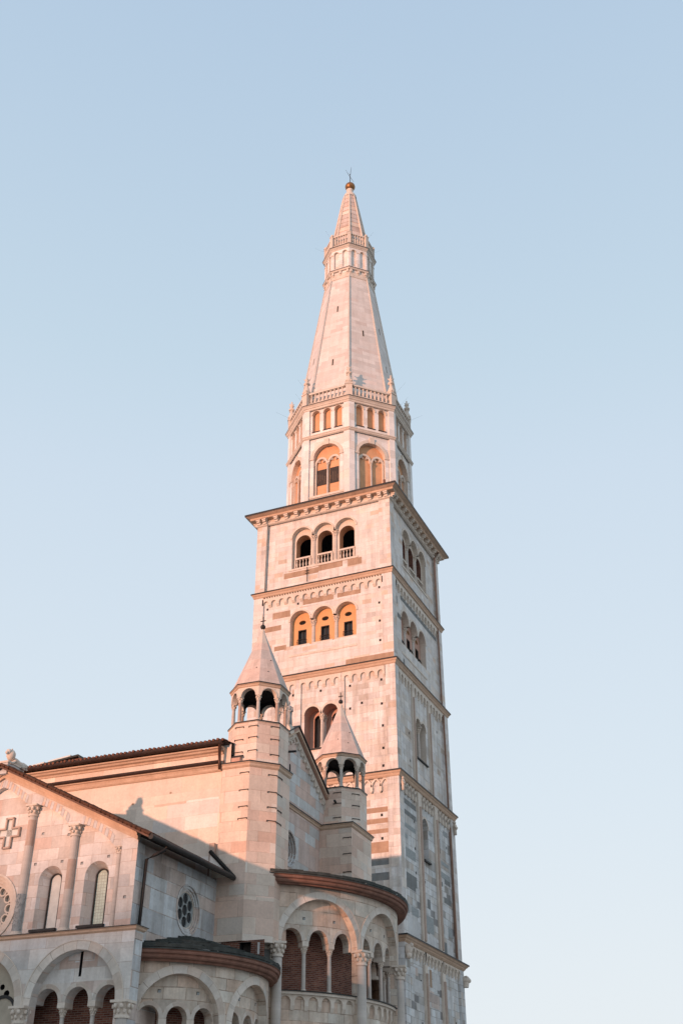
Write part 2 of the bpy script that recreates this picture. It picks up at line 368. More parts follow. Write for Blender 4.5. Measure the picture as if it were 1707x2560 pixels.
def column_mesh(r, h, caph, mat='column', taper=.9, base=True, cmat='trim', leaves=8, sq=True):
    key = (round(r, 3), round(h, 3), round(caph, 3), mat, base, cmat, leaves)
    if key in _cols: return _cols[key]
    mb = MB(); zc = h - caph
    bh = r * 1.3 if base else 0
    if base:
        mb.box(-1.5 * r, 1.5 * r, -1.5 * r, 1.5 * r, 0, bh * .35, cmat)
        mb.lathe([(1.45 * r, bh * .35), (1.5 * r, bh * .5), (1.4 * r, bh * .62), (1.15 * r, bh * .75), (1.25 * r, bh * .88), (1.05 * r, bh)], n=14, mat=cmat)
    mb.lathe([(r, bh), (r, bh + (zc - bh) * .4), (r * taper, zc)], n=14, mat=mat)
    r0 = r * taper
    mb.lathe([(r0 * 1.2, zc - .03 * h * .3), (r0 * 1.28, zc), (r0 * 1.1, zc + caph * .08), (r0 * 1.12, zc + caph * .4), (r0 * 1.4, zc + caph * .72), (r0 * 1.56, zc + caph * .84)], n=14, mat=cmat)
    ab = r0 * 1.58; mb.box(-ab, ab, -ab, ab, zc + caph * .84, h, cmat)
    if leaves:
        for tier, (zz, rr, sz, off) in enumerate(((.30, 1.22, .36, 0), (.62, 1.5, .40, .5))):
            for k in range(leaves):
                a = 2 * pi * (k + off) / leaves
                mb.ball((r0 * rr * cos(a), r0 * rr * sin(a), zc + caph * zz), r0 * sz, cmat, 6, (1, 1, .9 * caph / r0 * .55))
    o = mb.build('column'); me = o.data; bpy.data.objects.remove(o); _cols[key] = me; return me
def column(parent, loc, r, h, caph, rotz=0, name='column', **k): return link(name, column_mesh(r, h, caph, **k), parent, loc, rotz)
_bal = {}
def baluster_mb(mb, c, h, r, mat='trim', n=8):
    mb.lathe([(r * .7, 0), (r * .7, h * .08), (r * .45, h * .12), (r * .9, h * .3), (r, h * .4), (r * .45, h * .68), (r * .4, h * .8), (r * .7, h * .88), (r * .7, h)], c, n, mat)

def sqpath(a): return [(-a, -a), (a, -a), (a, a), (-a, a)]
def octpath(R, c=(0, 0)): return [(c[0] + R * cos(radians(-112.5 + 45 * i)), c[1] + R * sin(radians(-112.5 + 45 * i))) for i in range(8)]
def octface(k, inr, c=(0, 0)):
    a = radians(-90 + 45 * k); return flat((c[0] + inr * cos(a), c[1] + inr * sin(a), 0), (-sin(a), cos(a), 0), (cos(a), sin(a), 0))

# ================================================================== ground
g = MB(); g.face([(-900, -900, 0), (900, -900, 0), (900, 900, 0), (-900, 900, 0)], 'ground', [(-900, -900), (900, -900), (900, 900), (-900, 900)])
o = g.build('ground'); o['kind'] = 'structure'

# ================================================================== bell tower
T = empty('bell_tower', 'tall white marble bell tower with octagonal drum and pointed spire under a golden ball', 'bell tower')
Zl = [0, 14.2, 24.1, 31.83, 38.84, 44.75]; Wl = [5.604, 5.56, 5.5, 5.417, 5.40]
SIDES = {'S': ((0, -1), (1, 0)), 'E': ((1, 0), (0, 1)), 'N': ((0, 1), (-1, 0)), 'W': ((-1, 0), (0, -1))}
def side(k, w):
    n, t = SIDES[k]; return flat((n[0] * w, n[1] * w, 0), (*t, 0), (*n, 0))
def on_side(k, w, s, z, d):   # point in tower coordinates
    return side(k, w)(s, z, d)
ROT = {'S': 0, 'E': pi / 2, 'N': pi, 'W': -pi / 2}
_bay = {}
def triple_openings(mb, mp, cs, r, zb, zs, depth, mat):
    """three arches over one shared opening carried by free columns"""
    return [Arch(c, r, zs, zs, depth, mat, open=True) for c in cs] + [RectNT(cs[0] - r, cs[-1] + r, zb, zs, depth, mat)]
PANEL = .15
def louvre_panel(mb, mp, s0, s1, z0, z1, d, mat): mb.face([mp(s0, z0, d), mp(s1, z0, d), mp(s1, z1, d), mp(s0, z1, d)], mat, [(s0, z0), (s1, z0), (s1, z1), (s0, z1)])

def storey(k):
    w, z0, z1 = Wl[k], Zl[k], Zl[k + 1]; mb = MB(); lw = (.82, .80, .72, .78, .86)[k]
    wm = ('tower_low', 'tower_low', 'tower_mid', 'tower', 'tower')[k]
    pm = ('tower_low', 'tower_mid', 'tower_mid', 'tower', 'tower')[k]
    for sx_ in (-1, 1):
        for sy_ in (-1, 1):
            a, b = sorted((sx_ * w, sx_ * (w - lw))); c, d = sorted((sy_ * w, sy_ * (w - lw))); mb.box(a, b, c, d, z0, z1, pm)
    root = None; later = []
    for key in 'SENW':
        mp = side(key, w); e = w - lw; holes = []; wmat = wm if key != 'S' else ('tower_low', 'tower_mid', 'tower_mid', 'tower', 'tower')[k]
        if k == 4:
            cs = [-1.69, .07, 1.83]; holes = triple_openings(mb, mp, cs, .80, 40.45, 43.07, .3, 'trim')
            wall(mb, mp, -e, e, z0, z1, holes, wmat, d=PANEL, uvo=13 * ord(key))
            d2 = PANEL + .3; h2 = [Arch(c, .60, 40.5, 42.78, .7, 'orange' if key == 'S' else 'brick') for c in cs]  # orange paints warm bounce light into the south reveals
            wall(mb, mp, -2.9, 3.0, 40.3, 44.2, h2, 'trim', d=d2)
            for c in cs:
                ring(mb, mp, c, 43.07, .80, .93, PANEL - .06, PANEL + .02, 'trim')
                later += [('balustrade', key, c)]
            for s in (-.81, .95): later += [('col', key, s, 40.5, 2.62, .14, .3)]
            mb.mbox(mp, -2.75, 2.85, 40.30, 40.45, PANEL - .05, PANEL + .5, 'trim')
            if key == 'S':   # darker ashlar strip under the openings
                for (a, b, c, dd) in ((-3.1, -.3, 39.75, 40.2), (-.3, 1.6, 39.85, 40.29), (2.0, 3.1, 39.75, 40.28)): mb.mbox(mp, a, b, c, dd, PANEL - .006, PANEL + .05, 'tan')
        elif k == 3:
            cs = [-1.70, .08, 1.86] if key != 'E' else [-2.70, -.93, .86]
            cs = cs if key != 'E' else [c + .12 for c in cs]
            top = 36.88 if key != 'E' else 36.62; r = .78; zs = top - r
            holes = triple_openings(mb, mp, cs, r, zs - 1.98, zs, .42, 'trim')
            wall(mb, mp, -e, e, z0, z1, holes, wmat, d=PANEL, uvo=13 * ord(key))
            d2 = PANEL + .42; c_in = [c - (.16 if key == 'S' else 0) * 0 for c in cs]
            h2 = []
            for c in c_in: h2 += [Rect(c - .33, c + .33, zs - 1.85, zs - .55, .25, 'wood_and_shadow'), Circ(c, zs + .02, .27, .2, 'ochre', .62)]
            wall(mb, mp, cs[0] - 1.2, cs[2] + 1.2, zs - 2.2, top + .3, h2, 'ochre' if key != 'E' else 'pinkwall', d=d2)
            for c in cs:
                ring(mb, mp, c, zs, r, r + .13, PANEL - .05, PANEL + .02, 'trim')
                louvre_panel(mb, mp, c - .33, c + .33, zs - 1.85, zs - .55, d2 + .2, 'glass'); louvre_panel(mb, mp, c - .35, c + .35, zs - .25, zs + .25, d2 + .19, 'dark')
                for q in (-.33, .27): mb.mbox(mp, c + q, c + q + .06, zs - 1.85, zs - .55, d2 + .02, d2 + .1, 'wood_and_shadow')
                mb.mbox(mp, c - .27, c + .27, zs - .61, zs - .55, d2 + .02, d2 + .1, 'wood_and_shadow'); mb.mbox(mp, c - .02, c + .02, zs - 1.85, zs - .61, d2 + .14, d2 + .19, 'wood_and_shadow'); mb.mbox(mp, c - .27, c + .27, zs - 1.22, zs - 1.19, d2 + .14, d2 + .19, 'wood_and_shadow')
                mb.mbox(mp, c - r + .02, c + r - .02, zs - 2.02, zs - 1.88, PANEL + .02, d2 + .03, 'trim')
                later += [('railing', key, c, zs - 1.85, d2)]
            for s in ((cs[0] + cs[1]) / 2, (cs[1] + cs[2]) / 2): later += [('col', key, s, zs - 2.6, 2.62, .15, .42)]
            mb.mbox(mp, cs[0] - .8, cs[2] + .8, zs - 2.75, zs - 2.6, PANEL - .03, PANEL + .3, 'trim')
            n15 = lin(-4.43, 4.40, 15) if key != 'E' else lin(-4.07, 4.25, 14)
            arcade_band(mb, mp, [n15], 38.30, 37.93, .20, .30, .0, PANEL, 'trim')
            for i in range(44): s = -4.5 + i * .2075; mb.mbox(mp, s, s + .10, 38.34, 38.47, .02, PANEL, 'trim')
            mb.mbox(mp, -e, e, 38.30, 38.34, .0, PANEL, 'trim'); mb.mbox(mp, -e, e, 38.47, z1, .0, PANEL, 'trim')
            if key == 'S':
                for (a, b, c, dd) in ((-3.9, -2.5, 36.6, 37.1), (-1.5, .9, 37.3, 37.75), (1.2, 3.0, 37.35, 37.7), (-4.5, -3.2, 35.65, 36.05), (-3.7, -2.75, 34.05, 34.4), (1.9, 5.4, 31.95, 32.35)): mb.mbox(mp, a, b, c, dd, PANEL - .006 if b < 4.6 else -.006, PANEL + .05, 'tan')
            if key == 'E':
                for (a, b, c, dd) in ((-4.3, -4.05, 36.6, 37.2), (-4.1, -3.4, 35.6, 35.95), (-3.4, 4.4, 37.30, 37.62), (-3.2, -2.9, 32.4, 32.8)): mb.mbox(mp, a, b, c, dd, PANEL - .006, PANEL + .05, 'dark_stone')
        elif k == 2:
            if key == 'E': cs, zs, zb, r = [-.90, .14], 28.66, 26.28, .50
            else: cs, zs, zb, r = [-.61, .72], 28.80, 26.38, .57
            m2 = 'pinkwall' if key != 'E' else 'trim'
            wall(mb, mp, -e, e, z0, z1, [Arch(c, r, zs, zs, .9, m2, open=True) for c in cs] + [RectNT(cs[0] - r, cs[1] + r, zb, zs, .9, m2)], wmat, d=PANEL, uvo=13 * ord(key))
            if key == 'E':
                louvre_panel(mb, mp, cs[0] - r, cs[1] + r, zb, zs + r, PANEL + .88, 'church_grey')
                mb.mbox(mp, .1, .35, 26.35, 26.9, PANEL + .6, PANEL + .87, 'brick'); mb.mbox(mp, -.1, .12, 27.4, 27.9, PANEL + .6, PANEL + .87, 'brick')
            else:
                wall(mb, mp, cs[0] - r - .2, cs[1] + r + .2, zb - .2, zs + r + .2, [Arch(c + .12, r - .22, zb, zs - .1, .3, 'wood_and_shadow') for c in cs], m2, d=PANEL + .9)
                louvre_panel(mb, mp, cs[0] - r, cs[1] + r, zb, zs + r, PANEL + 1.15, 'glass')
                for c in cs:
                    for q in (-.2, .1, .4): mb.mbox(mp, c + q - .02, c + q + .02, zb, zs + .3, PANEL + 1.02, PANEL + 1.1, 'wood_and_shadow')
            for c in cs: ring(mb, mp, c, zs, r, r + .14, PANEL - .05, PANEL + .02, 'trim')
            xm = (cs[0] + cs[1]) / 2
            later += [('col', key, xm, zb, zs - zb + .02, .12, .2), ('col', key, xm, zb, zs - zb + .02, .12, .66)]
            mb.mbox(mp, cs[0] - r - .1, cs[1] + r + .1, zb - .08, zb, PANEL - .12, PANEL + .3, 'lead')
            gr = [lin(-4.68, -2.29, 5), lin(-1.52, 1.04, 5), lin(1.81, 4.32, 5)] if key == 'E' else [lin(-4.5, -2.1, 5), lin(-1.25, 1.23, 5), lin(1.96, 4.42, 5)]
            arcade_band(mb, mp, gr, z1 - .35, 30.98, .20, .34, .02, PANEL, 'trim')
            mb.mbox(mp, -e, e, z1 - .35, z1, .0, PANEL, 'trim')
            for a, b in (((-2.29 - 1.52) / 2, .52), ((1.04 + 1.81) / 2, .5)) if key == 'E' else ((-1.68, .5), (1.6, .42)):
                mb.mbox(mp, a - b / 2, a + b / 2, z0, z1 - .35, .035, PANEL - .003, pm if key != 'E' else 'trim')
                if key == 'E': mb.lathe([(.09, z0 + .2), (.09, z1 - 1.5)], mp(a - .05, 0, .02), 8, 'rose')
            for i in range(40): s = -4.6 + i * .235; mb.mbox(mp, s, s + .11, z1 - .30, z1 - .22, -.04, 0, 'trim')
        elif k == 1:
            holes = []
            if key in 'EN': holes = [Arch(-.52, .60, 19.58, 21.72, .8, 'tower_low')]
            wall(mb, mp, -e, e, z0, z1, holes + ([Rect(2.35, 2.5, 20.78, 21.72, .4, 'dark')] if key == 'E' else []), wmat if key != 'S' else 'tower_mid', d=PANEL, uvo=13 * ord(key))
            if holes:
                ring(mb, mp, -.52, 21.72, .60, .74, PANEL - .04, PANEL + .02, 'trim'); louvre_panel(mb, mp, -1.2, .2, 19.5, 22.4, PANEL + .78, 'church_grey')
                mb.mbox(mp, -.75, -.4, 19.75, 20.1, PANEL + .5, PANEL + .77, 'brick'); mb.mbox(mp, -1.2, .2, 19.48, 19.58, PANEL - .15, PANEL + .3, 'lead')
            gr = [lin(-4.48, -2.15, 5), lin(-1.19, 1.16, 5), lin(2.12, 4.6, 5)]
            zt = z1 - .32; mb.mbox(mp, -e, e, zt, z1, .0, PANEL, 'trim')
            for cs in gr:
                p = (cs[-1] - cs[0]) / 4; lo, hi = cs[0] - p / 2, cs[-1] + p / 2; zc = zt - p * .98
                for i in range(-1, 6):
                    c = lo + p * i + p * .5 - p * .5
                    a0 = 0; a1 = 180
                    if i == -1 or i == 0: a1 = 180 if i > 0 else (90 if i == 0 else 0)
                    if i == 5: a0 = 90
                    if a1 > a0: ring(mb, mp, c, zc, p - .055, p + .055, .03 + .012 * (i % 2), PANEL, 'trim', a0, a1, 12)
                for i in range(0, 6):
                    x = lo + p * i; mb.mbox(mp, max(lo, x - .09), min(hi, x + .09), zc - .26, zc + .02, .01, PANEL - .002, 'trim'); 
                    if 0 < i < 5: mb.ball(mp(x, zc - .28, .05), .09, 'trim', 6)
            for a, b in (((-2.15 - 1.19) / 2 - .0, .62), ((1.16 + 2.12) / 2 - .28 * 0, .62)):
                mb.mbox(mp, a - b / 2, a + b / 2, z0, zt, .015, PANEL - .003, 'trim')
                if key == 'E': mb.lathe([(.13, z0 + .3), (.13, zt - 1.0)], mp(a - .02, 0, .015), 8, 'rose')
            if key == 'E': mb.lathe([(.10, z0 + .3), (.10, zt - 1.0)], mp(e - .08, 0, .08), 8, 'rose')
            if key == 'S':
                for (a, b, c, dd) in ((-4.7, 4.74, 21.58, 21.9), (-4.7, 4.74, 20.90, 21.2), (-4.7, 4.74, 20.28, 20.54), (-4.7, 4.74, 19.09, 19.76)): mb.mbox(mp, a, b, c, dd, PANEL - .006, PANEL + .05, 'tan')
                for (a, b, c, dd) in ((-4.7, 4.74, 18.35, 18.75), (-4.7, 4.74, 17.44, 17.9), (-4.7, 4.74, 16.5, 16.95)): mb.mbox(mp, a, b, c, dd, PANEL - .006, PANEL + .05, 'dark_stone')
            if key == 'E':
                blk = [(-4.78, -2.2, 22.35, 22.68), (-4.78, -2.2, 21.68, 21.98), (-4.78, -2.36, 20.85, 21.13), (-4.78, -3.9, 20.17, 20.42), (-4.78, -2.5, 19.05, 19.62), (-4.78, -2.46, 17.45, 18.1), (-4.78, -2.75, 17.2, 17.45), (.24, .9, 21.48, 21.74), (3.27, 4.18, 22.21, 22.56), (2.22, 2.36, 20.77, 21.1), (2.59, 4.15, 20.11, 20.35), (1.96, 4.28, 19.25, 19.62), (3.1, 4.25, 18.95, 19.25), (1.96, 2.65, 18.65, 18.94), (2.81, 4.28, 17.68, 18.05), (-.58, -.02, 16.66, 17.23), (1.96, 2.17, 16.6, 17.22), (-3.58, -2.33, 15.72, 16.2), (-1.3, .45, 15.2, 16.2), (1.96, 2.49, 15.65, 16.2), (3.38, 4.33, 15.65, 16.2), (-4.78, -4.0, 15.7, 16.24), (1.98, 2.9, 14.35, 15.15)]
                for (a, b, c, dd) in blk: mb.mbox(mp, a, b, c, dd, PANEL - .006 - random.random() * .01, PANEL + .05, random.choice(('dark_stone', 'dark_stone', 'old_and_shaded_stone')))
                for (a, b, c, dd) in ((2.95, 4.2, 14.4, 15.1), (-4.7, -2.3, 14.5, 15.5), (-1.2, .9, 14.45, 15.1), (2.6, 3.3, 15.7, 16.2), (-4.1, -2.5, 24.2, 24.6)):
                    if dd < z1: mb.mbox(mp, a, b, c, dd, PANEL - .006, PANEL + .05, 'white_block')
        else:
            wall(mb, mp, -e, e, z0, z1, [], wmat, d=PANEL, uvo=13 * ord(key))
            gr = [lin(-4.67, -2.27, 5), lin(-1.38, 1.12, 5), lin(1.92, 4.52, 5)]
            arcade_band(mb, mp, gr, z1 - .3, 13.50, .19, .36, .02, PANEL, 'trim'); mb.mbox(mp, -e, e, z1 - .3, z1, .0, PANEL, 'trim')
            for cs in gr:
                for c in cs: ring(mb, mp, c, 13.50, .19, .25, -.03, .02, 'trim', n=10)
            for a, b in ((-1.82, .52), (1.52, .55)):
                mb.mbox(mp, a - b / 2, a + b / 2, z0, 13.1, .0, PANEL, 'trim'); mb.lathe([(.14, 4), (.14, 12.6)], mp(a - .05, 0, .0), 8, 'rose')
            if key == 'E':
                for (a, b, c, dd, m_) in ((-4.3, -3.0, 12.3, 12.8, 'church_grey'), (-4.0, -2.3, 11.4, 12.1, 'white_block'), (-.9, -.5, 12.0, 13.0, 'tan'), (-.3, .9, 12.0, 12.9, 'white_block'), (2.0, 3.4, 11.2, 12.3, 'white_block'), (-1.3, .8, 10.9, 11.8, 'church_grey')): mb.mbox(mp, a, b, c, dd, PANEL - .008, PANEL + .05, m_)
    # putlog holes
    for key in 'SE':
        mp = side(key, w)
        pts = {4: [], 3: [(-4.35, 37.51), (-1.89, 37.49), (-.03, 37.49), (1.96, 37.5), (4.4, 37.52), (4.38, 36.31), (4.39, 34.91), (4.39, 33.43)],
               2: [(4.44, 30.49), (2.17, 30.42), (.01, 30.42), (-2.07, 30.42), (4.44, 28.79), (3.02, 29.06), (2.17, 28.79), (4.48, 27.26), (4.48, 25.74), (4.45, 24.57), (-4.2, 30.4), (-4.2, 28.8), (-4.2, 27.3)],
               1: [(4.3, 22.9), (4.3, 21.4), (4.3, 19.95), (4.3, 18.5), (4.3, 17.0)], 0: []}[k] if key == 'S' else \
              {1: [(-2.55, 21.6), (-2.55, 19.9), (-2.55, 18.4), (3.9, 21.5), (-.9, 18.2)], 0: [(-2.5, 12.1), (-2.5, 9.8), (3.9, 10.5)], 2: [(-4.6, 29.5), (3.2, 29.6), (-2.75, 27.5), (-2.7, 25.6)], 3: [(-4.4, 34.0)], 4: []}[k]
        for s, z in pts: mb.mbox(mp, s - .075, s + .075, z - .085, z + .085, PANEL - .004 if abs(s) < w - lw else -.004, PANEL + .2, 'dark')
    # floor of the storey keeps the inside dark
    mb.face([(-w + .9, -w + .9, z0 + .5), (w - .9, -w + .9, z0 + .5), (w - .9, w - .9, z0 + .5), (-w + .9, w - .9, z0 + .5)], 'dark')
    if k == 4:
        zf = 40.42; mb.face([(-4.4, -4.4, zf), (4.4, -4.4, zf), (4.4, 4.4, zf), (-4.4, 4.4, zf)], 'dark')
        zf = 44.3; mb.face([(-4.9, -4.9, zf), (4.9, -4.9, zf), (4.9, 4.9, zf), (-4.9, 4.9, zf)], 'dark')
    so_ = mb.build('storey_wall', T)
    for it in later:
        if it[0] == 'col':
            _, key, s, z, h, r, d = it; column(so_, on_side(key, w, s, z, PANEL + d), r, h, .42, ROT[key])
        elif it[0] == 'balustrade':
            _, key, c = it; p = on_side(key, w, c, 40.5, PANEL + .28)
            if 'me' not in _bay:
                b = MB(); b.box(-.62, .62, -.11, .11, .79, .93, 'trim'); b.box(-.62, .62, -.10, .10, 0, .1, 'trim')
                for i in range(5): baluster_mb(b, (-.5 + .25 * i, 0, .1), .69, .068)
                b.box(-.66, -.58, -.1, .1, .1, .79, 'trim'); b.box(.58, .66, -.1, .1, .1, .79, 'trim')
                ob = b.build('balustrade', so_, p, ROT[key]); _bay['me'] = ob.data
            else: link('balustrade', _bay['me'], so_, p, ROT[key])
        elif it[0] == 'railing':
            _, key, c, z, d = it; p = on_side(key, w, c, z, d)
            if 'rl' not in _bay:
                b = MB()
                for zz in (.05, .28, .5): b.tube([(-.36, .02, zz), (-.33, -.16 - .06 * (zz < .4), zz), (.33, -.16 - .06 * (zz < .4), zz), (.36, .02, zz)], .013, 'iron', 5)
                for i in range(12): b.tube([(-.33 + .06 * i, -.19, .05), (-.33 + .06 * i, -.22, .28), (-.33 + .06 * i, -.16, .5)], .009, 'iron', 4)
                ob = b.build('window_railing', so_, p, ROT[key]); _bay['rl'] = ob.data
            else: link('window_railing', _bay['rl'], so_, p, ROT[key])
    return so_
storeys = [storey(k) for k in range(5)]
def string_course(z, w, o, name='string_course'):
    mb = MB(); mb.sweep(sqpath(w), [(-.12, z + .10), (o, z + .02), (o, z - .07), (o - .05, z - .08), (o * .75, z - .11), (o * .7, z - .15), (o * .4, z - .22), (o * .35, z - .27), (.05, z - .34), (.012, z - .38), (-.05, z - .38)], 'mould', mats=['lead', 'lead'] + ['mould'] * 8)
    return mb.build(name, T)
for z, w, o_ in ((14.2, 5.604, .33), (24.1, 5.56, .24), (31.83, 5.5, .22), (38.84, 5.417, .20)): string_course(z, w, o_)
# great cornice
mb = MB(); z = 45.5
mb.sweep(sqpath(5.40), [(-.6, z + .32), (.77, z + .05), (.77, z - .10), (.70, z - .11), (.60, z - .16), (.46, z - .22), (.44, z - .36), (.40, z - .38), (-.1, z - .38)], 'mould', mats=['lead', 'lead'] + ['mould'] * 6)
mb.sweep(sqpath(5.40), [(.02, z - .38), (.06, z - .70), (.14, z - .72), (.12, z - .80), (.04, z - .86), (-.1, z - .86)], 'trim')
cor = mb.build('cornice', T)
bm_ = MB(); P = [(0.0, -.34), (-.34, -.34)]
bm_.box(-.17, .17, -.36, .06, -.10, 0, 'trim'); bm_.box(-.13, .13, -.30, .06, -.22, -.10, 'trim'); bm_.box(-.13, .13, -.16, .06, -.36, -.22, 'trim')
br0 = None
for key in 'SENW':
    for s in (-5.2, -4.72, -3.73, -2.88, -2.03, -1.18, -.33, .52, 1.37, 2.22, 3.07, 3.92, 4.72, 5.2):
        p = on_side(key, 5.40, s, z - .385, -.06)
        if br0 is None: br0 = bm_.build('bracket', cor, p, ROT[key])
        else: dup(br0, cor, p, ROT[key])
# rain pipes
def pipe(parent, pts, r, mat, name='rain_pipe'):
    mb = MB(); mb.tube(pts, r, mat, 8); return mb.build(name, parent)
pipe(T, [(-4.42, -5.85, 45.15), (-4.5, -5.55, 44.75), (-4.52, -5.47, 44.3), (-4.56, -5.44, 38.95)], .04, 'old_and_shaded_stone')
pipe(T, [(5.85, 4.45, 45.15), (5.5, 4.42, 44.7), (5.48, 4.42, 44.3), (5.47, 4.4, 38.95)], .075, 'pipe_p')
pipe(T, [(5.46, 4.42, 38.4), (5.47, 4.42, 32.0)], .06, 'pipe_p')
pipe(T, [(5.53, 4.42, 31.3), (5.54, 4.40, 24.3)], .065, 'pipe_p')
pipe(T, [(5.6, 4.40, 23.0), (5.6, 4.40, 14.3)], .065, 'pipe_p')
# carved corner figures
def carved_figure(p, h, rz):
    mb = MB(); mb.lathe([(0, 0), (.13, .02), (.12, .35), (.17, .62), (.13, .8), (.06, .86)], n=9, mat='trim'); mb.ball((0, 0, .96), .12, 'trim', 8)
    mb.tube([(-.16, -.02, .72), (-.2, -.12, .5), (-.02, -.16, .45)], .05, 'trim', 6); mb.tube([(.16, -.02, .72), (.2, -.12, .55), (.06, -.16, .62)], .05, 'trim', 6)
    o = mb.build('carved_figure', T, p, rz); o.scale = (h,) * 3
carved_figure((5.68, -5.2, 22.85), .85, pi / 2); carved_figure((-5.5, -5.66, 22.85), .85, 0); carved_figure((5.66, 5.3, 22.7), .9, pi / 2)
mb = MB(); mb.ball((0, 0, 0), .34, 'trim', 10, (1.1, .8, .9)); mb.ball((.28, 0, -.08), .18, 'trim', 8); mb.ball((.05, .2, .2), .1, 'trim', 6); mb.ball((.05, -.2, .2), .1, 'trim', 6); mb.lathe([(.22, -.6), (.28, -.2)], n=8, mat='trim')
mb.build('lion_head', T, (5.72, 5.58, 13.3), .4).scale = (.8,) * 3
mb = MB(); mb.ball((0, 0, 0), .3, 'trim', 8, (1, .8, 1.2)); mb.ball((.2, .05, .25), .15, 'trim', 7); mb.ball((.1, -.1, -.35), .2, 'trim', 7); mb.build('carved_figure', T, (5.7, -5.3, 13.4))
# surveyor's iron cramp on the south face
mb = MB(); mb.box(-.015, .015, -.02, .02, -1.1, .1, 'iron'); mb.box(-.16, .16, -.02, .02, -.22, -.19, 'iron'); mb.box(-.16, .16, -.02, .02, -.42, -.39, 'iron'); mb.build('iron_cramp', T, (-1.2, -5.33, 40.25))

# ---------------------------------------------------------------- octagonal drum
DR, INR = 5.13, 4.74
dm = MB()
for k in range(8):
    mp = octface(k, INR); hw = INR * math.tan(radians(22.5)); pw = 1.5
    for a, b in ((-hw, -pw), (pw, hw)):
        wall(dm, mp, a, b, 45.2, 55.5, [], 'drum', d=0, uvo=k * 7.3)
        x = b if a < 0 else a; dm.face([mp(x, 45.2, 0), mp(x, 55.5, 0), mp(x, 55.5, PANEL), mp(x, 45.2, PANEL)], 'drum')
    hs = [Arch(c, .32, 53.07, 54.82, .32, 'trim') for c in (-.97, 0, .97)] + [Arch(0, 1.12, 46.9, 50.45, .34, 'trim')]
    wall(dm, mp, -pw, pw, 45.2, 55.5, hs, 'drum', d=PANEL, uvo=k * 7.3)
    louvre_panel(dm, mp, -1.5, 1.5, 52.9, 55.3, PANEL + .31, 'orange')
    louvre_panel(dm, mp, -1.25, 1.25, 46.8, 51.7, PANEL + .33, 'orange')
    for c in (-.97, 0, .97):
        ring(dm, mp, c, 54.82, .32, .40, PANEL - .04, PANEL + .01, 'trim', n=12); dm.mbox(mp, c - .40, c - .325, 54.74, 54.82, PANEL - .06, PANEL, 'trim'); dm.mbox(mp, c + .325, c + .40, 54.74, 54.82, PANEL - .06, PANEL, 'trim')
        dm.mbox(mp, c - .36, c + .36, 53.0, 53.07, PANEL - .05, PANEL + .1, 'lead')
    ring(dm, mp, 0, 50.45, 1.12, 1.38, PANEL - .07, PANEL + .01, 'trim', n=20)
    for q in (-1.40, 1.12): dm.mbox(mp, q, q + .28, 46.9, 50.32, PANEL - .03, PANEL + .01, 'drum'); dm.mbox(mp, q - .03, q + .31, 50.32, 50.45, PANEL - .10, PANEL + .01, 'trim')
    dm.mbox(mp, -.2, .2, 51.5, 52.05, PANEL - .13, PANEL + .01, 'trim')
    dm.mbox(mp, -1.45, 1.45, 46.72, 46.9, PANEL - .08, PANEL + .3, 'trim')
    # twin lights with cusped heads
    for c in (-.55, .55):
        ring(dm, mp, c, 49.85, .42, .56, PANEL + .14, PANEL + .33, 'trim', n=14, k=1.25)
        for q, zz, rr in ((c - .27, 49.98, .17), (c + .27, 49.98, .17), (c, 50.24, .17)): ring(dm, mp, q, zz, rr, rr + .07, PANEL + .18, PANEL + .32, 'trim', -20 if q >= c else 40, 140 if q > c else 200, n=10)
        dm.mbox(mp, c - .52 if c < 0 else c + .42, c - .42 if c < 0 else c + .52, 46.9, 49.85, PANEL + .16, PANEL + .33, 'trim')
        if k == 0:
            louvre_panel(dm, mp, c - .40, c + .40, 48.0, 49.45, PANEL + .30, 'wood_and_shadow')
            for q in range(4): dm.mbox(mp, c - .34 + q * .19, c - .325 + q * .19, 48.0 + .5 * random.random(), 48.7 + .7 * random.random(), PANEL + .285, PANEL + .3, 'tan')
    if k in (6, 7, 1, 3): dm.mbox(mp, 1.0, 1.14, 47.4, 47.75, PANEL - .02, PANEL + .3, 'brick'); dm.mbox(mp, .98, 1.14, 48.1, 48.45, PANEL - .02, PANEL + .3, 'brick')
dm.sweep(octpath(DR), [(0, 45.9), (.12, 45.85), (.13, 45.3), (.13, 45.0)], 'drum')
drum = dm.build('drum_wall', T)
for k in range(8):
    a = radians(-90 + 45 * k); d = INR - PANEL - .18; column(drum, (d * cos(a), d * sin(a), 46.9), .085, 2.98, .3, a + pi / 2)
mb = MB(); z = 52.5; mb.sweep(octpath(DR), [(-.1, z + .16), (.14, z + .10), (.15, z + .03), (.10, z - .02), (.09, z - .10), (.03, z - .16), (.01, z - .18), (-.05, z - .18)], 'trim'); mb.build('string_course', T)
mb = MB(); z = 55.63; mb.sweep(octpath(DR), [(-.9, z + .16), (.26, z + .03), (.27, z - .04), (.22, z - .06), (.14, z - .16), (.12, z - .24), (.05, z - .30), (.05, z - .42), (.01, z - .45), (-.1, z - .45)], 'trim', mats=['lead', 'lead'] + ['trim'] * 7); mb.build('cornice', T)
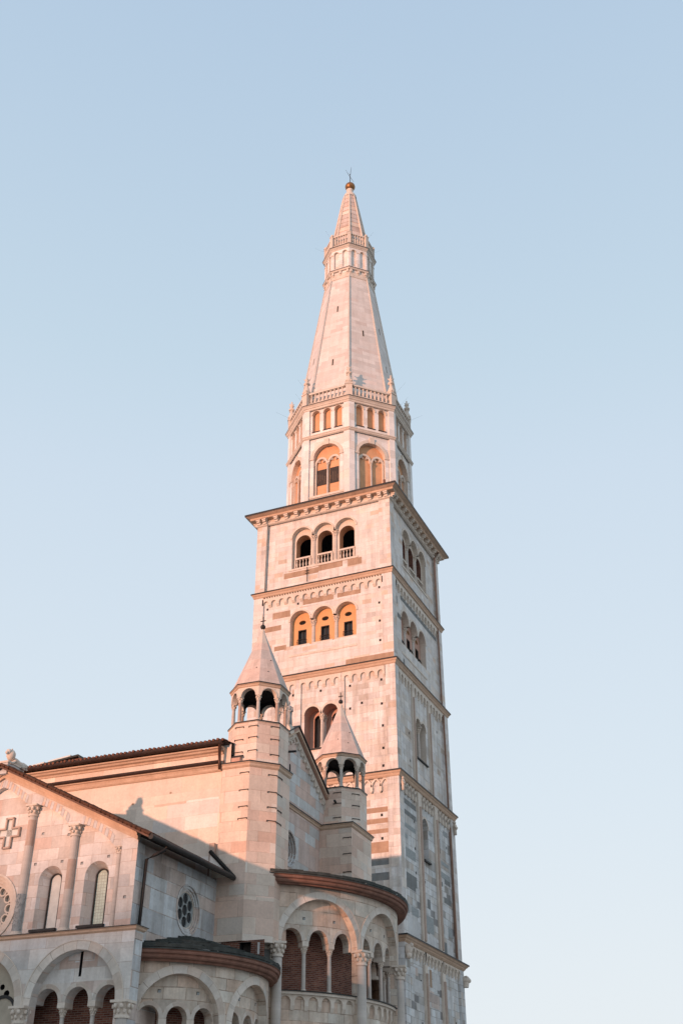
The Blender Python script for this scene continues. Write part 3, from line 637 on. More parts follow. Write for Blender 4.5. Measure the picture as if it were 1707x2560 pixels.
# balustrade, one length per side
b = MB(); hw = 1.55; y = -(4.68)
b.box(-hw, hw, y - .13, y + .13, 56.78, 56.95, 'trim'); b.box(-hw, hw, y - .15, y + .13, 55.70, 55.88, 'trim')
for i in range(9): baluster_mb(b, (-1.36 + .34 * i, y, 55.88), .90, .105)
bal0 = b.build('balustrade', T)
for k in range(1, 8): dup(bal0, T, None, radians(45 * k))
b = MB(); b.box(-.27, .27, -.25, .25, 0, 1.28, 'trim'); b.box(-.32, .32, -.30, .30, 1.28, 1.42, 'trim'); b.box(-.31, .31, -.29, .29, 0, .16, 'trim')
b.lathe([(.22, 1.42), (.30, 1.52), (.33, 1.62), (.28, 1.8), (.18, 2.1), (.13, 2.3), (.15, 2.42), (.24, 2.5), (.26, 2.6), (.12, 2.68), (.10, 2.78), (.17, 2.9), (.17, 3.0), (.08, 3.16), (.05, 3.3), (.07, 3.36), (0, 3.5)], n=10, mat='trim')
for q in range(4):
    a = radians(45 + 90 * q); b.ball((.2 * cos(a), .2 * sin(a), 2.5), .09, 'trim', 6); b.ball((.28 * cos(a), .28 * sin(a), 1.62), .11, 'trim', 6); b.tube([(.1 * cos(a), .1 * sin(a), 2.9), (.26 * cos(a), .26 * sin(a), 3.08)], .04, 'trim', 5)
f0 = b.build('finial', T)
for k in range(8):
    a = radians(-67.5 + 45 * k); p = (4.92 * cos(a), 4.92 * sin(a), 55.66)
    if k == 0: f0.location = p; f0.rotation_euler.z = a + pi / 2
    else: dup(f0, T, p, a + pi / 2)
# spire
LC = (.08, .04)
mb = MB(); A = octpath(4.56); B = octpath(2.26, LC)
for i in range(8):
    a, b_, c, d = A[i], A[(i + 1) % 8], B[(i + 1) % 8], B[i]; wa = math.dist(a, b_) / 2; wb = math.dist(c, d) / 2
    mb.face([(*a, 55.72), (*b_, 55.72), (*c, 71.9), (*d, 71.9)], 'spire', [(-wa + 9 * i, 55.7), (wa + 9 * i, 55.7), (wb + 9 * i, 71.9), (-wb + 9 * i, 71.9)])
spire = mb.build('spire', T)
for i in range(8):
    mb = MB(); mb.tube([(*A[i], 55.7), (*B[i], 71.9)], [.11, .08], 'trim', 6); mb.build('edge_rib', spire)
def spire_slit(k, t, z):
    f = (z - 55.72) / 16.18; inr = (4.56 + (2.26 - 4.56) * f) * .9239; n = radians(-90 + 45 * k); mb = MB(); dz = .36; sl = (2.26 - 4.56) * .9239 / 16.18
    cx, cy = LC[0] * f, LC[1] * f
    def pt(tt, zz, o): r = inr + sl * (zz - z) + o; return (cx + r * cos(n) - tt * sin(n), cy + r * sin(n) + tt * cos(n), zz)
    mb.face([pt(t - .06, z - dz, .01), pt(t + .06, z - dz, .01), pt(t + .06, z + dz, .01), pt(t - .06, z + dz, .01)], 'dark')
    for a, b_ in ((t - .10, t - .06), (t + .06, t + .10)):
        mb.face([pt(a, z - dz, .015), pt(b_, z - dz, .015), pt(b_, z + dz, .015), pt(a, z + dz, .015)], 'trim'); mb.face([pt(b_ if a < t else a, z - dz, .015), pt(b_ if a < t else a, z + dz, .015), pt(b_ if a < t else a, z + dz, -.05), pt(b_ if a < t else a, z - dz, -.05)], 'trim')
    mb.build('slit_window', spire)
for k, t_, z_ in ((0, 0, 67.5), (1, .02, 64.3), (0, -.02, 60.75), (2, 0, 66.0), (2, 0, 61.5), (7, 0, 62.5), (4, 0, 64), (6, 0, 66)): spire_slit(k, t_, z_)
# lantern
mb = MB(); LR = 2.27; lin_ = LR * .9239
mb.sweep(octpath(2.25, LC), [(0, 71.55), (.10, 71.62), (.10, 71.85), (.04, 71.9), (.04, 72.3)], 'trim')
for k in range(8):
    mp = octface(k, lin_, LC); hw = lin_ * math.tan(radians(22.5))
    hs = [Arch(c, .20, 73.05, 74.9, .16, 'trim') for c in (-.42, .42)]; wall(mb, mp, -hw, hw, 72.2, 75.4, hs, 'drum', uvo=k * 3.1)
    louvre_panel(mb, mp, -.75, .75, 72.9, 75.2, .155, 'drum')
    for c in (-.42, .42): ring(mb, mp, c, 74.9, .20, .26, -.03, .01, 'trim', n=10)
    for a, b_ in ((-hw, -.68), (-.13, .13), (.68, hw)): mb.mbox(mp, a + .01, b_ - .01, 72.75, 74.72, -.04, 0, 'drum'); mb.mbox(mp, a, b_, 74.72, 74.82, -.07, 0, 'trim')
lan = mb.build('lantern_wall', T)
mb = MB(); z = 72.72; mb.sweep(octpath(2.25, LC), [(-.1, z + .08), (.24, z + .02), (.24, z - .06), (.19, z - .12), (.17, z - .2), (-.1, z - .2)], 'trim', mats=['lead', 'lead', 'trim', 'trim', 'trim'])
for k in range(8):
    mp = octface(k, 2.25 * .9239, LC)
    for s in (-.72, 0, .72): mb.mbox(mp, s - .10, s + .10, 72.20, 72.52, -.15, 0, 'trim'); mb.mbox(mp, s - .08, s + .08, 72.06, 72.2, -.08, 0, 'trim')
mb.build('corbel_cornice', T)
mb = MB(); z = 75.64; mb.sweep(octpath(LR, LC), [(-.6, z + .14), (.25, z + .03), (.25, z - .05), (.19, z - .07), (.13, z - .16), (.06, z - .22), (.04, z - .30), (-.1, z - .3)], 'trim', mats=['lead', 'lead'] + ['trim'] * 5); mb.build('cornice', T)
b = MB(); y = -(2.19 - .12)
b.box(-.68, .68, y - .09, y + .09, 77.05, 77.18, 'trim'); b.box(-.68, .68, y - .1, y + .09, 75.74, 75.95, 'trim')
for i in range(5): baluster_mb(b, (-.5 + .25 * i, y, 75.95), 1.10, .09)
lb = b.build('lantern_balustrade', T, (*LC, 0))
for k in range(1, 8): dup(lb, T, (*LC, 0), radians(45 * k))
b = MB(); b.box(-.17, .17, -.15, .15, 0, 1.48, 'trim'); b.box(-.2, .2, -.18, .18, 1.48, 1.56, 'trim'); b.ball((0, 0, 1.7), .17, 'trim', 8)
p0 = b.build('balustrade_pier', T)
for k in range(8):
    a = radians(-67.5 + 45 * k); p = (LC[0] + 2.22 * cos(a), LC[1] + 2.22 * sin(a), 75.72)
    if k == 0: p0.location = p; p0.rotation_euler.z = a + pi / 2
    else: dup(p0, T, p, a + pi / 2)
# little cone on top
mb = MB(); CC = (.14, .06); n = 13
for i in range(n):
    z0 = 75.8 + (84.3 - 75.8) * i / n; z1 = 75.8 + (84.3 - 75.8) * (i + 1) / n; f = lambda z: 1.93 + (.60 - 1.93) * (z - 75.8) / 8.5
    a, b_ = octpath(f(z0) + .03, CC), octpath(f(z1), CC); c = octpath(f(z1) + .03, CC)
    for j in range(8):
        k = (j + 1) % 8; mb.face([(*a[j], z0), (*a[k], z0), (*b_[k], z1), (*b_[j], z1)], 'turret_roof' if (i * 3 + j) % 4 else 'turret'); mb.face([(*b_[j], z1), (*b_[k], z1), (*c[k], z1), (*c[j], z1)], 'trim')
cone = mb.build('cone_roof', T)
for j in range(8):
    mb = MB(); a = octpath(1.96, CC)[j]; b_ = octpath(.62, CC)[j]; q = [(a[0] + (b_[0] - a[0]) * i / 12, a[1] + (b_[1] - a[1]) * i / 12, 75.8 + 8.5 * i / 12) for i in range(13)]
    mb.tube(q, [.12 - .005 * i for i in range(13)], 'trim', 6)
    for i in range(1, 12, 2): mb.ball(q[i], .13 - .005 * i, 'trim', 6)
    mb.build('edge_rib', cone)
mb = MB(); mb.lathe([(.64, 84.2), (.66, 84.4), (.5, 84.75), (.34, 84.95), (.30, 85.3), (.36, 85.4), (.28, 85.5)], (.17, .07, 0), 12, 'trim'); mb.build('spire_cap', T)
mb = MB(); mb.lathe([(0, -.5), (.16, -.47), (.33, -.36), (.46, -.18), (.50, 0), (.46, .18), (.44, .2), (.44, .23), (.32, .38), (.16, .47), (0, .5)], (.2, .08, 85.92), 20, 'gold'); mb.build('golden_ball', T)
mb = MB(); mb.tube([(.2, .08, 86.3), (.2, .08, 87.4), (.34, .08, 88.75)], [.045, .03, .012], 'iron', 6); mb.tube([(-.2, -.05, 88.45), (.2, .08, 87.4), (.55, .2, 86.6)], [.01, .028, .01], 'iron', 6); mb.ball((.21, .08, 87.75), .06, 'iron', 6); mb.build('cross', T)
for z, R_, L_, ks in ((57.2, 5.2, 1.3, range(8)), (76.9, 2.35, 1.0, range(8)), (55.6, 5.4, 1.3, (1, 3, 5, 7))):
    for k in ks:
        a = radians(-67.5 + 45 * k + 3); mb = MB(); mb.tube([(R_ * cos(a), R_ * sin(a), z), ((R_ + L_ * .8) * cos(a), (R_ + L_ * .8) * sin(a), z + L_ * .45)], .0045, 'lead', 4); mb.build('lightning_rod', T)

# ================================================================== cathedral
K = empty('cathedral', 'stone cathedral with round apses, gabled transept and two small spired turrets', 'cathedral', (5.606, -33.909, 0), radians(2))
SF = lambda v: flat((0, v, 0), (1, 0, 0), (0, -1, 0))
EF = lambda u_: flat((u_, 0, 0), (0, 1, 0), (1, 0, 0))
def interp(tab):
    def f(x):
        if x <= tab[0][0]: return tab[0][1]
        for (a, za), (b, zb) in zip(tab, tab[1:]):
            if x <= b: return za + (zb - za) * (x - a) / (b - a)
        return tab[-1][1]
    return f
def beam(mb, mp, p0, p1, h, d0, d1, mat):
    """bar of vertical thickness h whose top edge runs p0-p1"""
    (a, za), (b, zb) = p0, p1; c = [mp(x, z - q, d) for d in (d0, d1) for x, z in ((a, za), (b, zb)) for q in (h, 0)]
    for q in ((0, 2, 3, 1), (4, 5, 7, 6), (0, 4, 6, 2), (1, 3, 7, 5), (0, 1, 5, 4), (2, 6, 7, 3)): mb.face([c[i] for i in q], mat)
def splay(mb, mp, A, B, mat, n=14):
    """splayed reveal between two arched outlines (centre, r, zb, zs, d)"""
    def pts(a):
        c, r, zb, zs, d = a; P = [mp(c - r, zb, d), mp(c - r, zs, d)]
        P += [mp(c - r * cos(pi * i / n), zs + r * sin(pi * i / n), d) for i in range(1, n)]; return P + [mp(c + r, zs, d), mp(c + r, zb, d)]
    P, Q = pts(A), pts(B)
    for i in range(len(P)): j = (i + 1) % len(P); mb.face([P[i], P[j], Q[j], Q[i]], mat)
def arched_pane(mb, mp, c, r, zb, zs, d, mat, n=12):
    P = [(c - r, zb), (c + r, zb)] + [(c + r * cos(pi * i / n), zs + r * sin(pi * i / n)) for i in range(n + 1)]
    mb.face([mp(x, z, d) for x, z in P], mat, P)

# ---------------------------------------------------------------- transept, upper storey
AX = -6.49
zt = lambda s: 15.86 - .478 * abs(s - AX)
mir = lambda L: [(2 * AX - x, z) for x, z in reversed(L)]
half = [(AX, 15.36), (-6.26, 15.28), (-5.95, 15.08), (-5.6, 14.82), (-5.26, 14.58), (-5.19, 14.5), (-4.77, 14.5), (-4.66, 14.46), (-4.35, 14.36), (-4.08, 14.2), (-3.8, 14.07), (-3.58, 13.91), (-3.35, 13.74), (-3.2, 13.58), (-3.11, 13.5), (-2.68, 13.5), (-2.6, 13.48), (-2.35, 13.43), (-2.12, 13.33), (-1.88, 13.21), (-1.65, 13.05), (-1.42, 12.9), (-1.24, 12.74), (-1.08, 12.58), (-1.0, 12.5), (-.68, 12.5), (-.675, 9.4), (0.0, 9.4)]
bot = interp(mir(half)[:-1] + half)
tm = MB(); mp = SF(0.0); D0 = .22
wins = []
for c in (-3.82, -1.78): wins += [c, 2 * AX - c]
hs = [Arch(c, .52, 9.77, 11.55, .002, 'church') for c in wins] + [Circ(AX, 10.72, 1.22, .12, 'church')]
hs += [Rect(AX - .10 + .42, AX + .15 + .42, 12.98, 14.06, .32, 'church')]
wall(tm, mp, 2 * AX, 0, 9.3, zt, hs, 'church', step=.5, d=D0)
brk = sorted({x for x, z in mir(half) + half})
for a, b in zip(brk, brk[1:]):
    if b - a < .006: continue
    wall(tm, mp, a, b, bot, zt, [], 'church', d=0)
    e = 1e-4; tm.face([mp(a, bot(a + e), 0), mp(b, bot(b - e), 0), mp(b, bot(b - e), D0), mp(a, bot(a + e), D0)], 'church')
for x in (-.675, 2 * AX + .675): tm.face([mp(x, 9.4, 0), mp(x, 12.5, 0), mp(x, 12.5, D0), mp(x, 9.4, D0)], 'church')
# pale voussoirs following the rampant arches
def vouss(L):
    for i, ((a, za), (b, zb)) in enumerate(zip(L, L[1:])):
        tm.face([mp(a, za + .005, -.012), mp(b - .012, zb + .005, -.012), mp(b + .048, zb + .30, -.012), mp(a + .06, za + .30, -.012)], 'turret' if i % 2 else 'white_block')
        tm.face([mp(a, za + .005, -.012), mp(b, zb + .005, -.012), mp(b, zb + .005, .01), mp(a, za + .005, .01)], 'mould')
def resamp(L, n):
    f = interp(L); return [(x, f(x)) for x in lin(L[0][0], L[-1][0], n)]
for L in (half[0:5], half[7:14], half[16:24]):
    R_ = resamp(L, 12); vouss(R_); vouss(mir(R_))
for c in wins: splay(tm, mp, (c, .52, 9.77, 11.55, D0), (c, .27, 9.8, 11.60, D0 + .46), 'church')
# cross window arms
for (a, b, z0, z1) in ((-.42, -.10, 13.40, 13.66), (.15, .47, 13.40, 13.66)): pass
for q, (r0, r1, d0, d1) in enumerate(((1.22, 1.30, D0 - .05, D0 + .02), (1.10, 1.22, D0 + .04, D0 + .14), (.98, 1.10, D0 + .12, D0 + .24), (.86, .98, D0 + .20, D0 + .40))): ring(tm, mp, AX, 10.72, r0, r1, d0, d1, 'trim', 0, 360, 32)
for i in range(12): a = 2 * pi * i / 12; ring(tm, mp, AX + .74 * cos(a), 10.72 + .74 * sin(a), .13, .19, D0 + .27, D0 + .42, 'trim', 0, 360, 10)
tw = tm.build('transept_wall', K)
mb = MB(); cx = AX + .445
for (a, b, z0, z1) in ((-.125, .125, 12.98, 14.06), (-.46, .46, 13.40, 13.66)):
    mb.mbox(mp, cx + a, cx + b, z0, z1, D0 - .012, D0 + .02, 'pale_glass')
for (a, b, z0, z1) in ((-.19, -.125, 12.92, 13.34), (-.19, -.125, 13.72, 14.12), (.125, .19, 12.92, 13.34), (.125, .19, 13.72, 14.12), (-.19, .19, 14.06, 14.13), (-.19, .19, 12.91, 12.98), (-.53, -.125, 13.34, 13.40), (-.53, -.125, 13.66, 13.72), (.125, .53, 13.34, 13.40), (.125, .53, 13.66, 13.72), (-.53, -.46, 13.40, 13.66), (.46, .53, 13.40, 13.66)):
    mb.mbox(mp, cx + a, cx + b, z0, z1, D0 - .10, D0 + .01, 'rose')
mb.build('cross_window', tw)
for c, gm in zip(wins, ('pale_glass', 'pale_glass', 'leaded', 'leaded')):
    mb = MB(); arched_pane(mb, mp, c, .27, 9.8, 11.60, D0 + .43, gm); ring(mb, mp, c, 11.60, .23, .275, D0 + .37, D0 + .46, 'lead')
    for q in (-.275, .23): mb.mbox(mp, c + q, c + q + .045, 9.8, 11.60, D0 + .37, D0 + .46, 'lead')
    mb.build('window', tw)
    mb = MB(); mb.mbox(mp, c - .58, c + .56, 9.68, 9.77, D0 - .12, D0 + .05, 'lead'); mb.build('window_sill', tw)
mb = MB(); P = [(AX + .84 * cos(2 * pi * i / 28), 10.72 + .84 * sin(2 * pi * i / 28)) for i in range(28)]; mb.face([mp(x, z, D0 + .40) for x, z in P], 'old_glass', P); mb.build('rose_window', tw)
for s, r, h0, h1, m_ in ((-4.98, .17, 9.53, 14.5, 'column'), (-2.9, .165, 9.53, 13.5, 'column'), (-.84, .105, 9.53, 12.5, 'column')):
    for x in (s, 2 * AX - s): column(tw, (x, D0 - .06, h0), r, h1 - h0, r * 2.4, name='half_column', mat='column', taper=.95)
for x, a, b, r in ((-2.9, 11.1, 12.2, .166), (-4.98, 12.9, 13.9, .168)): m_ = MB(); m_.lathe([(r, a), (r * .99, b)], (x, D0 - .06, 0), 14, 'rose'); m_.build('column_drum', tw)
m_ = MB(); m_.lathe([(.176, 9.75), (.174, 11.1)], (-4.98, D0 - .06, 0), 14, 'old_and_shaded_stone')
for i in range(90): a_ = random.uniform(pi, 2 * pi); m_.ball((-4.98 + .174 * cos(a_), D0 - .06 + .174 * sin(a_), 9.8 + 1.28 * i / 90), .026, 'old_and_shaded_stone', 5)
m_.build('carved_column_drum', tw)
# putlog holes of the transept, flush blocks with inner shadow painted as dark strips
for s, z in ((-4.45, 13.35), (-3.25, 13.2), (-4.6, 12.2), (-3.4, 12.2), (-1.35, 12.2), (-.35, 10.6), (-5.1, 14.2), (-2.5, 12.05), (-5.0, 10.3)):
    d_ = D0 if s < -.68 else 0.; mb = MB(); mb.mbox(mp, s - .05, s + .06, z - .05, z + .05, d_ - .004, d_ + .06, 'old_and_shaded_stone'); mb.mbox(mp, s - .05, s + .06, z + .03, z + .05, d_ - .01, d_ + .02, 'wood_and_shadow'); mb.mbox(mp, s - .05, s - .03, z - .05, z + .03, d_ - .01, d_ + .02, 'wood_and_shadow'); mb.build('putlog_hole', tw)
# raking cornice and roof
mb = MB()
for sg in (1, -1):
    P = lambda x, z: (AX + sg * (x - AX), z)
    sl = -.478
    f = lambda x: 15.86 + sl * (x - AX)
    for dz, h, d0 in ((.02, .16, -.10), (.10, .10, -.17), (.17, .08, -.24)):
        p0, p1 = P(AX, f(AX) + dz), P(.02, f(.02) + dz); beam(mb, mp, p0, p1, h, d0, .1, 'mould')
mb.build('raking_cornice', tw)
RT, RE, UE = 16.14, 12.62, .72
mb = MB()
for sg in (1, -1):
    x1 = AX + sg * (UE - AX); v0, v1 = -.42, 6.44
    mb.face([(AX, v0, RT), (x1, v0, RE), (x1, v1, RE), (AX, v1, RT)], 'tile'); mb.face([(AX, v0, RT - .10), (x1, v0, RE - .10), (x1, v1, RE - .10), (AX, v1, RT - .10)], 'wood_and_shadow')
    mb.face([(AX, v0, RT), (x1, v0, RE), (x1, v0, RE - .10), (AX, v0, RT - .10)], 'copper')
    mb.face([(x1, v0, RE), (x1, v1, RE), (x1, v1, RE - .10), (x1, v0, RE - .10)], 'wood_and_shadow')
    for i in range(36):    # tile ends along the verge
        f0 = (i + .1) / 36; x = AX + (x1 - AX) * f0; z = RT + (RE - RT) * f0; j = random.uniform(-.02, .03)
        mb.tube([(x, v0 - .03 + j, z + .05), (x + (x1 - AX) / 36 * 1.1, v0 - .03 + j, z + .03 + (RE - RT) / 36)], [.055, .075], 'tile', 6)
        mb.tube([(x, v0 + .22 + j, z + .08 + j), (x + (x1 - AX) / 36 * 1.1, v0 + .22 + j, z + .06 + (RE - RT) / 36)], [.06, .08], 'tile', 6)
    for i in range(30):    # tile courses along the eave
        y = v0 + (v1 - v0) * (i + .5) / 30; mb.tube([(x1 + .05 * sg, y, RE + .05), (x1 - sg * .8, y, RE + .05 + .8 * .494)], .07, 'slate' if i > 8 and sg > 0 else 'tile', 6)
mb.ball((AX + 3.0, v0 + .05, 14.72), .12, 'tile', 6)
mb.build('transept_roof', K)
pipe(K, [(.80, -.46, 12.56), (.82, 3, 12.60), (.84, 6.32, 12.56)], .11, 'iron', 'gutter')
pipe(K, [(.80, .75, 12.5), (.74, .72, 12.34), (.40, .58, 12.16), (.14, .47, 12.0), (.10, .44, 9.5)], .065, 'iron')
mb = MB(); mp2 = EF(0.0); C_ = (4.13, 10.93)
wall(mb, mp2, 0, 6.75, 0, 12.55, [Circ(*C_, .90, .14, 'church_grey')], 'church_grey', uvo=31)
for r0, r1, d0, d1 in ((.90, .96, -.03, .02), (.80, .90, .03, .12), (.70, .80, .07, .16)): ring(mb, mp2, *C_, r0, r1, d0, d1, 'church_grey', 0, 360, 32)
ring(mb, mp2, *C_, .66, .70, .10, .2, 'trim', 0, 360, 32)
rr = .68
hs = [Circ(*C_, .21, .06, 'old_and_shaded_stone')] + [Circ(C_[0] + .44 * cos(radians(30 + 60 * i)), C_[1] + .44 * sin(radians(30 + 60 * i)), .205, .06, 'old_and_shaded_stone') for i in range(6)]
wall(mb, mp2, C_[0] - rr, C_[0] + rr, lambda s: C_[1] - sqrt(max(0, rr * rr - (s - C_[0]) ** 2)), lambda s: C_[1] + sqrt(max(0, rr * rr - (s - C_[0]) ** 2)), hs, 'old_and_shaded_stone', step=.08, d=.13)
mb.mbox(mp2, 3.15, 4.1, 9.32, 9.6, -.004, .02, 'dark_stone')
ew = mb.build('transept_east_wall', K)
mb = MB(); P = [(C_[0] + .7 * cos(2 * pi * i / 24), C_[1] + .7 * sin(2 * pi * i / 24)) for i in range(24)]; mb.face([mp2(x, z, .185) for x, z in P], 'glass', P); mb.build('rose_window', ew)

# ---------------------------------------------------------------- transept, lower storey
lm = MB(); mp = SF(-.3); bays = [-1.87 - 4.13 * i for i in range(3)]; R1 = 1.74
hs = [Arch(c, R1, 0, 7.12, .40, 'church', open=True) for c in bays]
wall(lm, mp, -13.4, .42, 0, 9.42, hs, 'church', uvo=17)
lm.face([(.42, -.3, 0), (.42, .25, 0), (.42, .25, 9.42), (.42, -.3, 9.42)], 'church_grey'); lm.face([(.42, .25, 0), (0, .25, 0), (0, .25, 9.42), (.42, .25, 9.42)], 'church_grey')
for c in bays: ring(lm, mp, c, 7.12, R1, R1 + .30, -.012, .02, 'voussoir', n=24, joints=True)
for c in bays: ring(lm, mp, c, 7.12, R1 + .30, R1 + .33, -.03, .02, 'trim', n=24)
D2 = .40
for i, c in enumerate(bays):
    if i == 1: continue
    hs = [Arch(c - .06 + 1.245 * j, .47, 7.2, 7.22, .5, 'church', open=True) for j in (-1, 0, 1)] + [Rect(c - .11, c - .0, 8.02, 8.95, .3, 'dark')]
    wall(lm, mp, c - R1 - .1, c + R1 + .1, 7.2, 9.1, hs, 'church', d=D2, uvo=41)
    for j in (-1, 0, 1): ring(lm, mp, c - .06 + 1.245 * j, 7.22, .47, .62, D2 - .010, D2 + .01, 'voussoir', n=14, joints=True)
    lm.face([mp(c - R1 - .3, 7.2, D2), mp(c - .06 - 1.245 - .47, 7.2, D2), mp(c - .06 - 1.245 - .47, 7.2, D2 + .5), mp(c - R1 - .3, 7.2, D2 + .5)], 'church')
    for j in (-.5, .5): lm.mbox(mp, c - .06 + 1.245 * j - .155, c - .06 + 1.245 * j + .155, 7.02, 7.2, D2 - .01, D2 + .5, 'trim')
    for (a, b, z0, z1) in ((c - .6, c - .12, 8.5, 8.9), (c + .02, c + .5, 8.52, 8.9)): lm.mbox(mp, a, b, z0, z1, D2 - .005, D2 + .02, 'church_grey')
# pier pilasters behind the big capitals
for i in range(4):
    c = bays[0] + 4.13 / 2 - 4.13 * i
low = lm.build('lower_wall', K)
for i, c in enumerate(bays):
    if i == 1: continue
    for j in (-.5, .5): column(low, (c - .06 + 1.245 * j, -.3 + D2 + .16, 4.4), .085, 2.62, .26)
for i in range(4): column(low, (bays[0] + 4.13 / 2 - 4.13 * i if i else .20, -.27, 0), .23, 7.08, .50, name='half_column', mat='column', base=False, cmat='trim')
mb = MB(); mp3 = SF(1.0); louvre_panel(mb, mp3, -13, -.02, 0, 9.0, 0, 'brick'); mb.face([(-13, .3, 7.78), (-.02, .3, 7.78), (-.02, 1.02, 7.78), (-13, 1.02, 7.78)], 'brick'); mb.build('gallery_back_wall', K)
# walled-up gothic light in the second bay
mb = MB(); c = bays[1]
hs = [Circ(c + 1.02, 7.62, .12, .2, 'dark'), Circ(c + .80, 7.85, .10, .2, 'dark'), Circ(c - .5, 7.6, .12, .2, 'dark')]
wall(mb, mp, c - R1 - .05, c + R1 + .05, 0, 8.95, hs, 'plaster', d=.45)
ring(mb, mp, c + .95, 6.9, .52, .62, .40, .47, 'iron', 0, 180, 14, 1.1); ring(mb, mp, c - .55, 6.9, .52, .62, .40, .47, 'iron', 0, 180, 14, 1.1)
mb.mbox(mp, c - R1, c + R1, 6.42, 6.46, .40, .47, 'iron'); louvre_panel(mb, mp, c - R1, c + R1, 6, 8.9, .64, 'dark')
mb.build('walled_up_window', low)
mb = MB(); z = 9.53
mb.sweep([(-13.4, -.3), (.42, -.3), (.42, .27), (.0, .27)], [(-.45, z + .03), (.13, z), (.13, z - .03), (.08, z - .06), (.07, z - .12), (.0, z - .17), (-.1, z - .17)], 'trim', closed=False, mats=['lead', 'lead', 'mould', 'mould', 'mould', 'mould']); mb.build('string_course', K)

# ---------------------------------------------------------------- nave
nm = MB(); mp = SF(6.5); wall(nm, mp, -45, .3, 0, 18.5, [], 'nave', step=3)
nm.face([(-45, 19.7, 0), (.3, 19.7, 0), (.3, 19.7, 18.5), (-45, 19.7, 18.5)], 'nave'); nm.face([(-45, 6.5, 0), (-45, 19.7, 0), (-45, 19.7, 18.5), (-45, 13.1, 19.55), (-45, 6.5, 18.5)], 'nave')
for s, z in ((-4.5, 16.3), (-2.6, 16.6), (-7.5, 15.8)): nm.mbox(mp, s - .05, s + .05, z - .04, z + .04, -.006, .1, 'tan')
nw = nm.build('nave_wall', K)
mb = MB(); pth = [(-45, 6.5), (.0, 6.5)]
mb.sweep(pth, [(-.05, 18.34), (.30, 18.34), (.30, 18.28), (.22, 18.25), (.18, 18.18), (.08, 18.14), (.05, 18.06), (-.05, 18.06)], 'mould', closed=False)
mb.sweep(pth, [(-.05, 17.78), (.12, 17.72), (.20, 17.52), (.14, 17.5), (.10, 17.42), (.08, 17.34), (.04, 17.28), (-.05, 17.26)], 'terra', closed=False, mats=['terra'] + ['mould'] * 6)
mb.build('cornice', nw)
pipe(nw, [(-45, 6.28, 17.66), (-.1, 6.28, 17.66)], .08, 'copper', 'gutter')
pipe(nw, [(-45, 6.12, 18.50), (.05, 6.12, 18.50)], .13, 'copper', 'gutter')
pipe(nw, [(-.1, 6.12, 18.4), (-.1, 6.22, 17.6), (-.12, 6.3, 17.3)], .07, 'copper')
mb = MB()
mb.face([(-45, 6.05, 18.52), (.25, 6.05, 18.52), (.25, 13.1, 19.6), (-45, 13.1, 19.6)], 'tile'); mb.face([(-45, 20.15, 18.62), (.25, 20.15, 18.62), (.25, 13.1, 19.6), (-45, 13.1, 19.6)], 'tile')
mb.face([(-45, 6.05, 18.50), (.25, 6.05, 18.50), (.25, 6.6, 18.45), (-45, 6.6, 18.45)], 'wood_and_shadow')
x = -24
while x < .1: mb.tube([(x, 5.98 + random.uniform(-.03, .03), 18.57 + random.uniform(-.012, .012)), (x, 6.5, 18.63)], .065, 'tile', 6); x += .215
mb.build('nave_roof', K)
# gable end
ug = .5; mp = EF(ug); GA = 12.95; gz = lambda s: 21.35 - .577 * abs(s - GA)
mb = MB(); RC = (12.55, 15.35)
wall(mb, mp, 6.6, 19.6, 0, gz, [Circ(*RC, .78, .15, 'church_grey'), Rect(12.42, 12.58, 18.75, 19.45, .35, 'dark')], 'gable', step=.8, uvo=63)
for r0, r1, d0, d1 in ((.78, .86, -.05, .02), (.68, .78, .05, .2), (.58, .68, .15, .3), (.48, .58, .25, .4)): ring(mb, mp, *RC, r0, r1, d0, d1, 'church_grey', 0, 360, 28)
# small arches climbing under the gable
for sg in (1, -1):
    for i in range(16):
        s = GA + sg * (.3 + .36 * i); z = gz(s) - .52
        ring(mb, mp, s, z, .11, .19, -.10, .0, 'trim', n=8); mb.mbox(mp, s + sg * .11, s + sg * .21, z - .18, z + .02, -.10, -.001, 'trim')
    beam(mb, mp, (GA, gz(GA) - .16), (GA + sg * 6.4, gz(GA + sg * 6.4) - .16), .20, -.10, .0, 'trim')
gw = mb.build('gable_wall', K)
mb = MB(); P = [(RC[0] + .5 * cos(2 * pi * i / 24), RC[1] + .5 * sin(2 * pi * i / 24)) for i in range(24)]; mb.face([mp(x_, z_, .38) for x_, z_ in P], 'glass', P); mb.build('round_window', gw)
mb = MB()
for sg in (1, -1):
    e_ = GA + sg * 6.4
    beam(mb, mp, (GA, gz(GA) + .18), (e_, gz(e_) + .18), .30, -.22, .5, 'pinkwall'); beam(mb, mp, (GA, gz(GA) + .24), (e_, gz(e_) + .24), .06, -.30, .6, 'lead'); beam(mb, mp, (GA, gz(GA) - .0), (e_, gz(e_) - .0), .10, -.28, .0, 'mould')
mb.build('raking_cornice', gw)
mb = MB(); mb.sweep([(ug, 8.4), (ug, 16.6)], [(-.05, 17.52), (.12, 17.48), (.12, 17.42), (.06, 17.36), (.05, 17.28), (-.05, 17.24)], 'trim', closed=False, mats=['lead', 'lead', 'mould', 'mould', 'mould']); mb.build('string_course', gw)

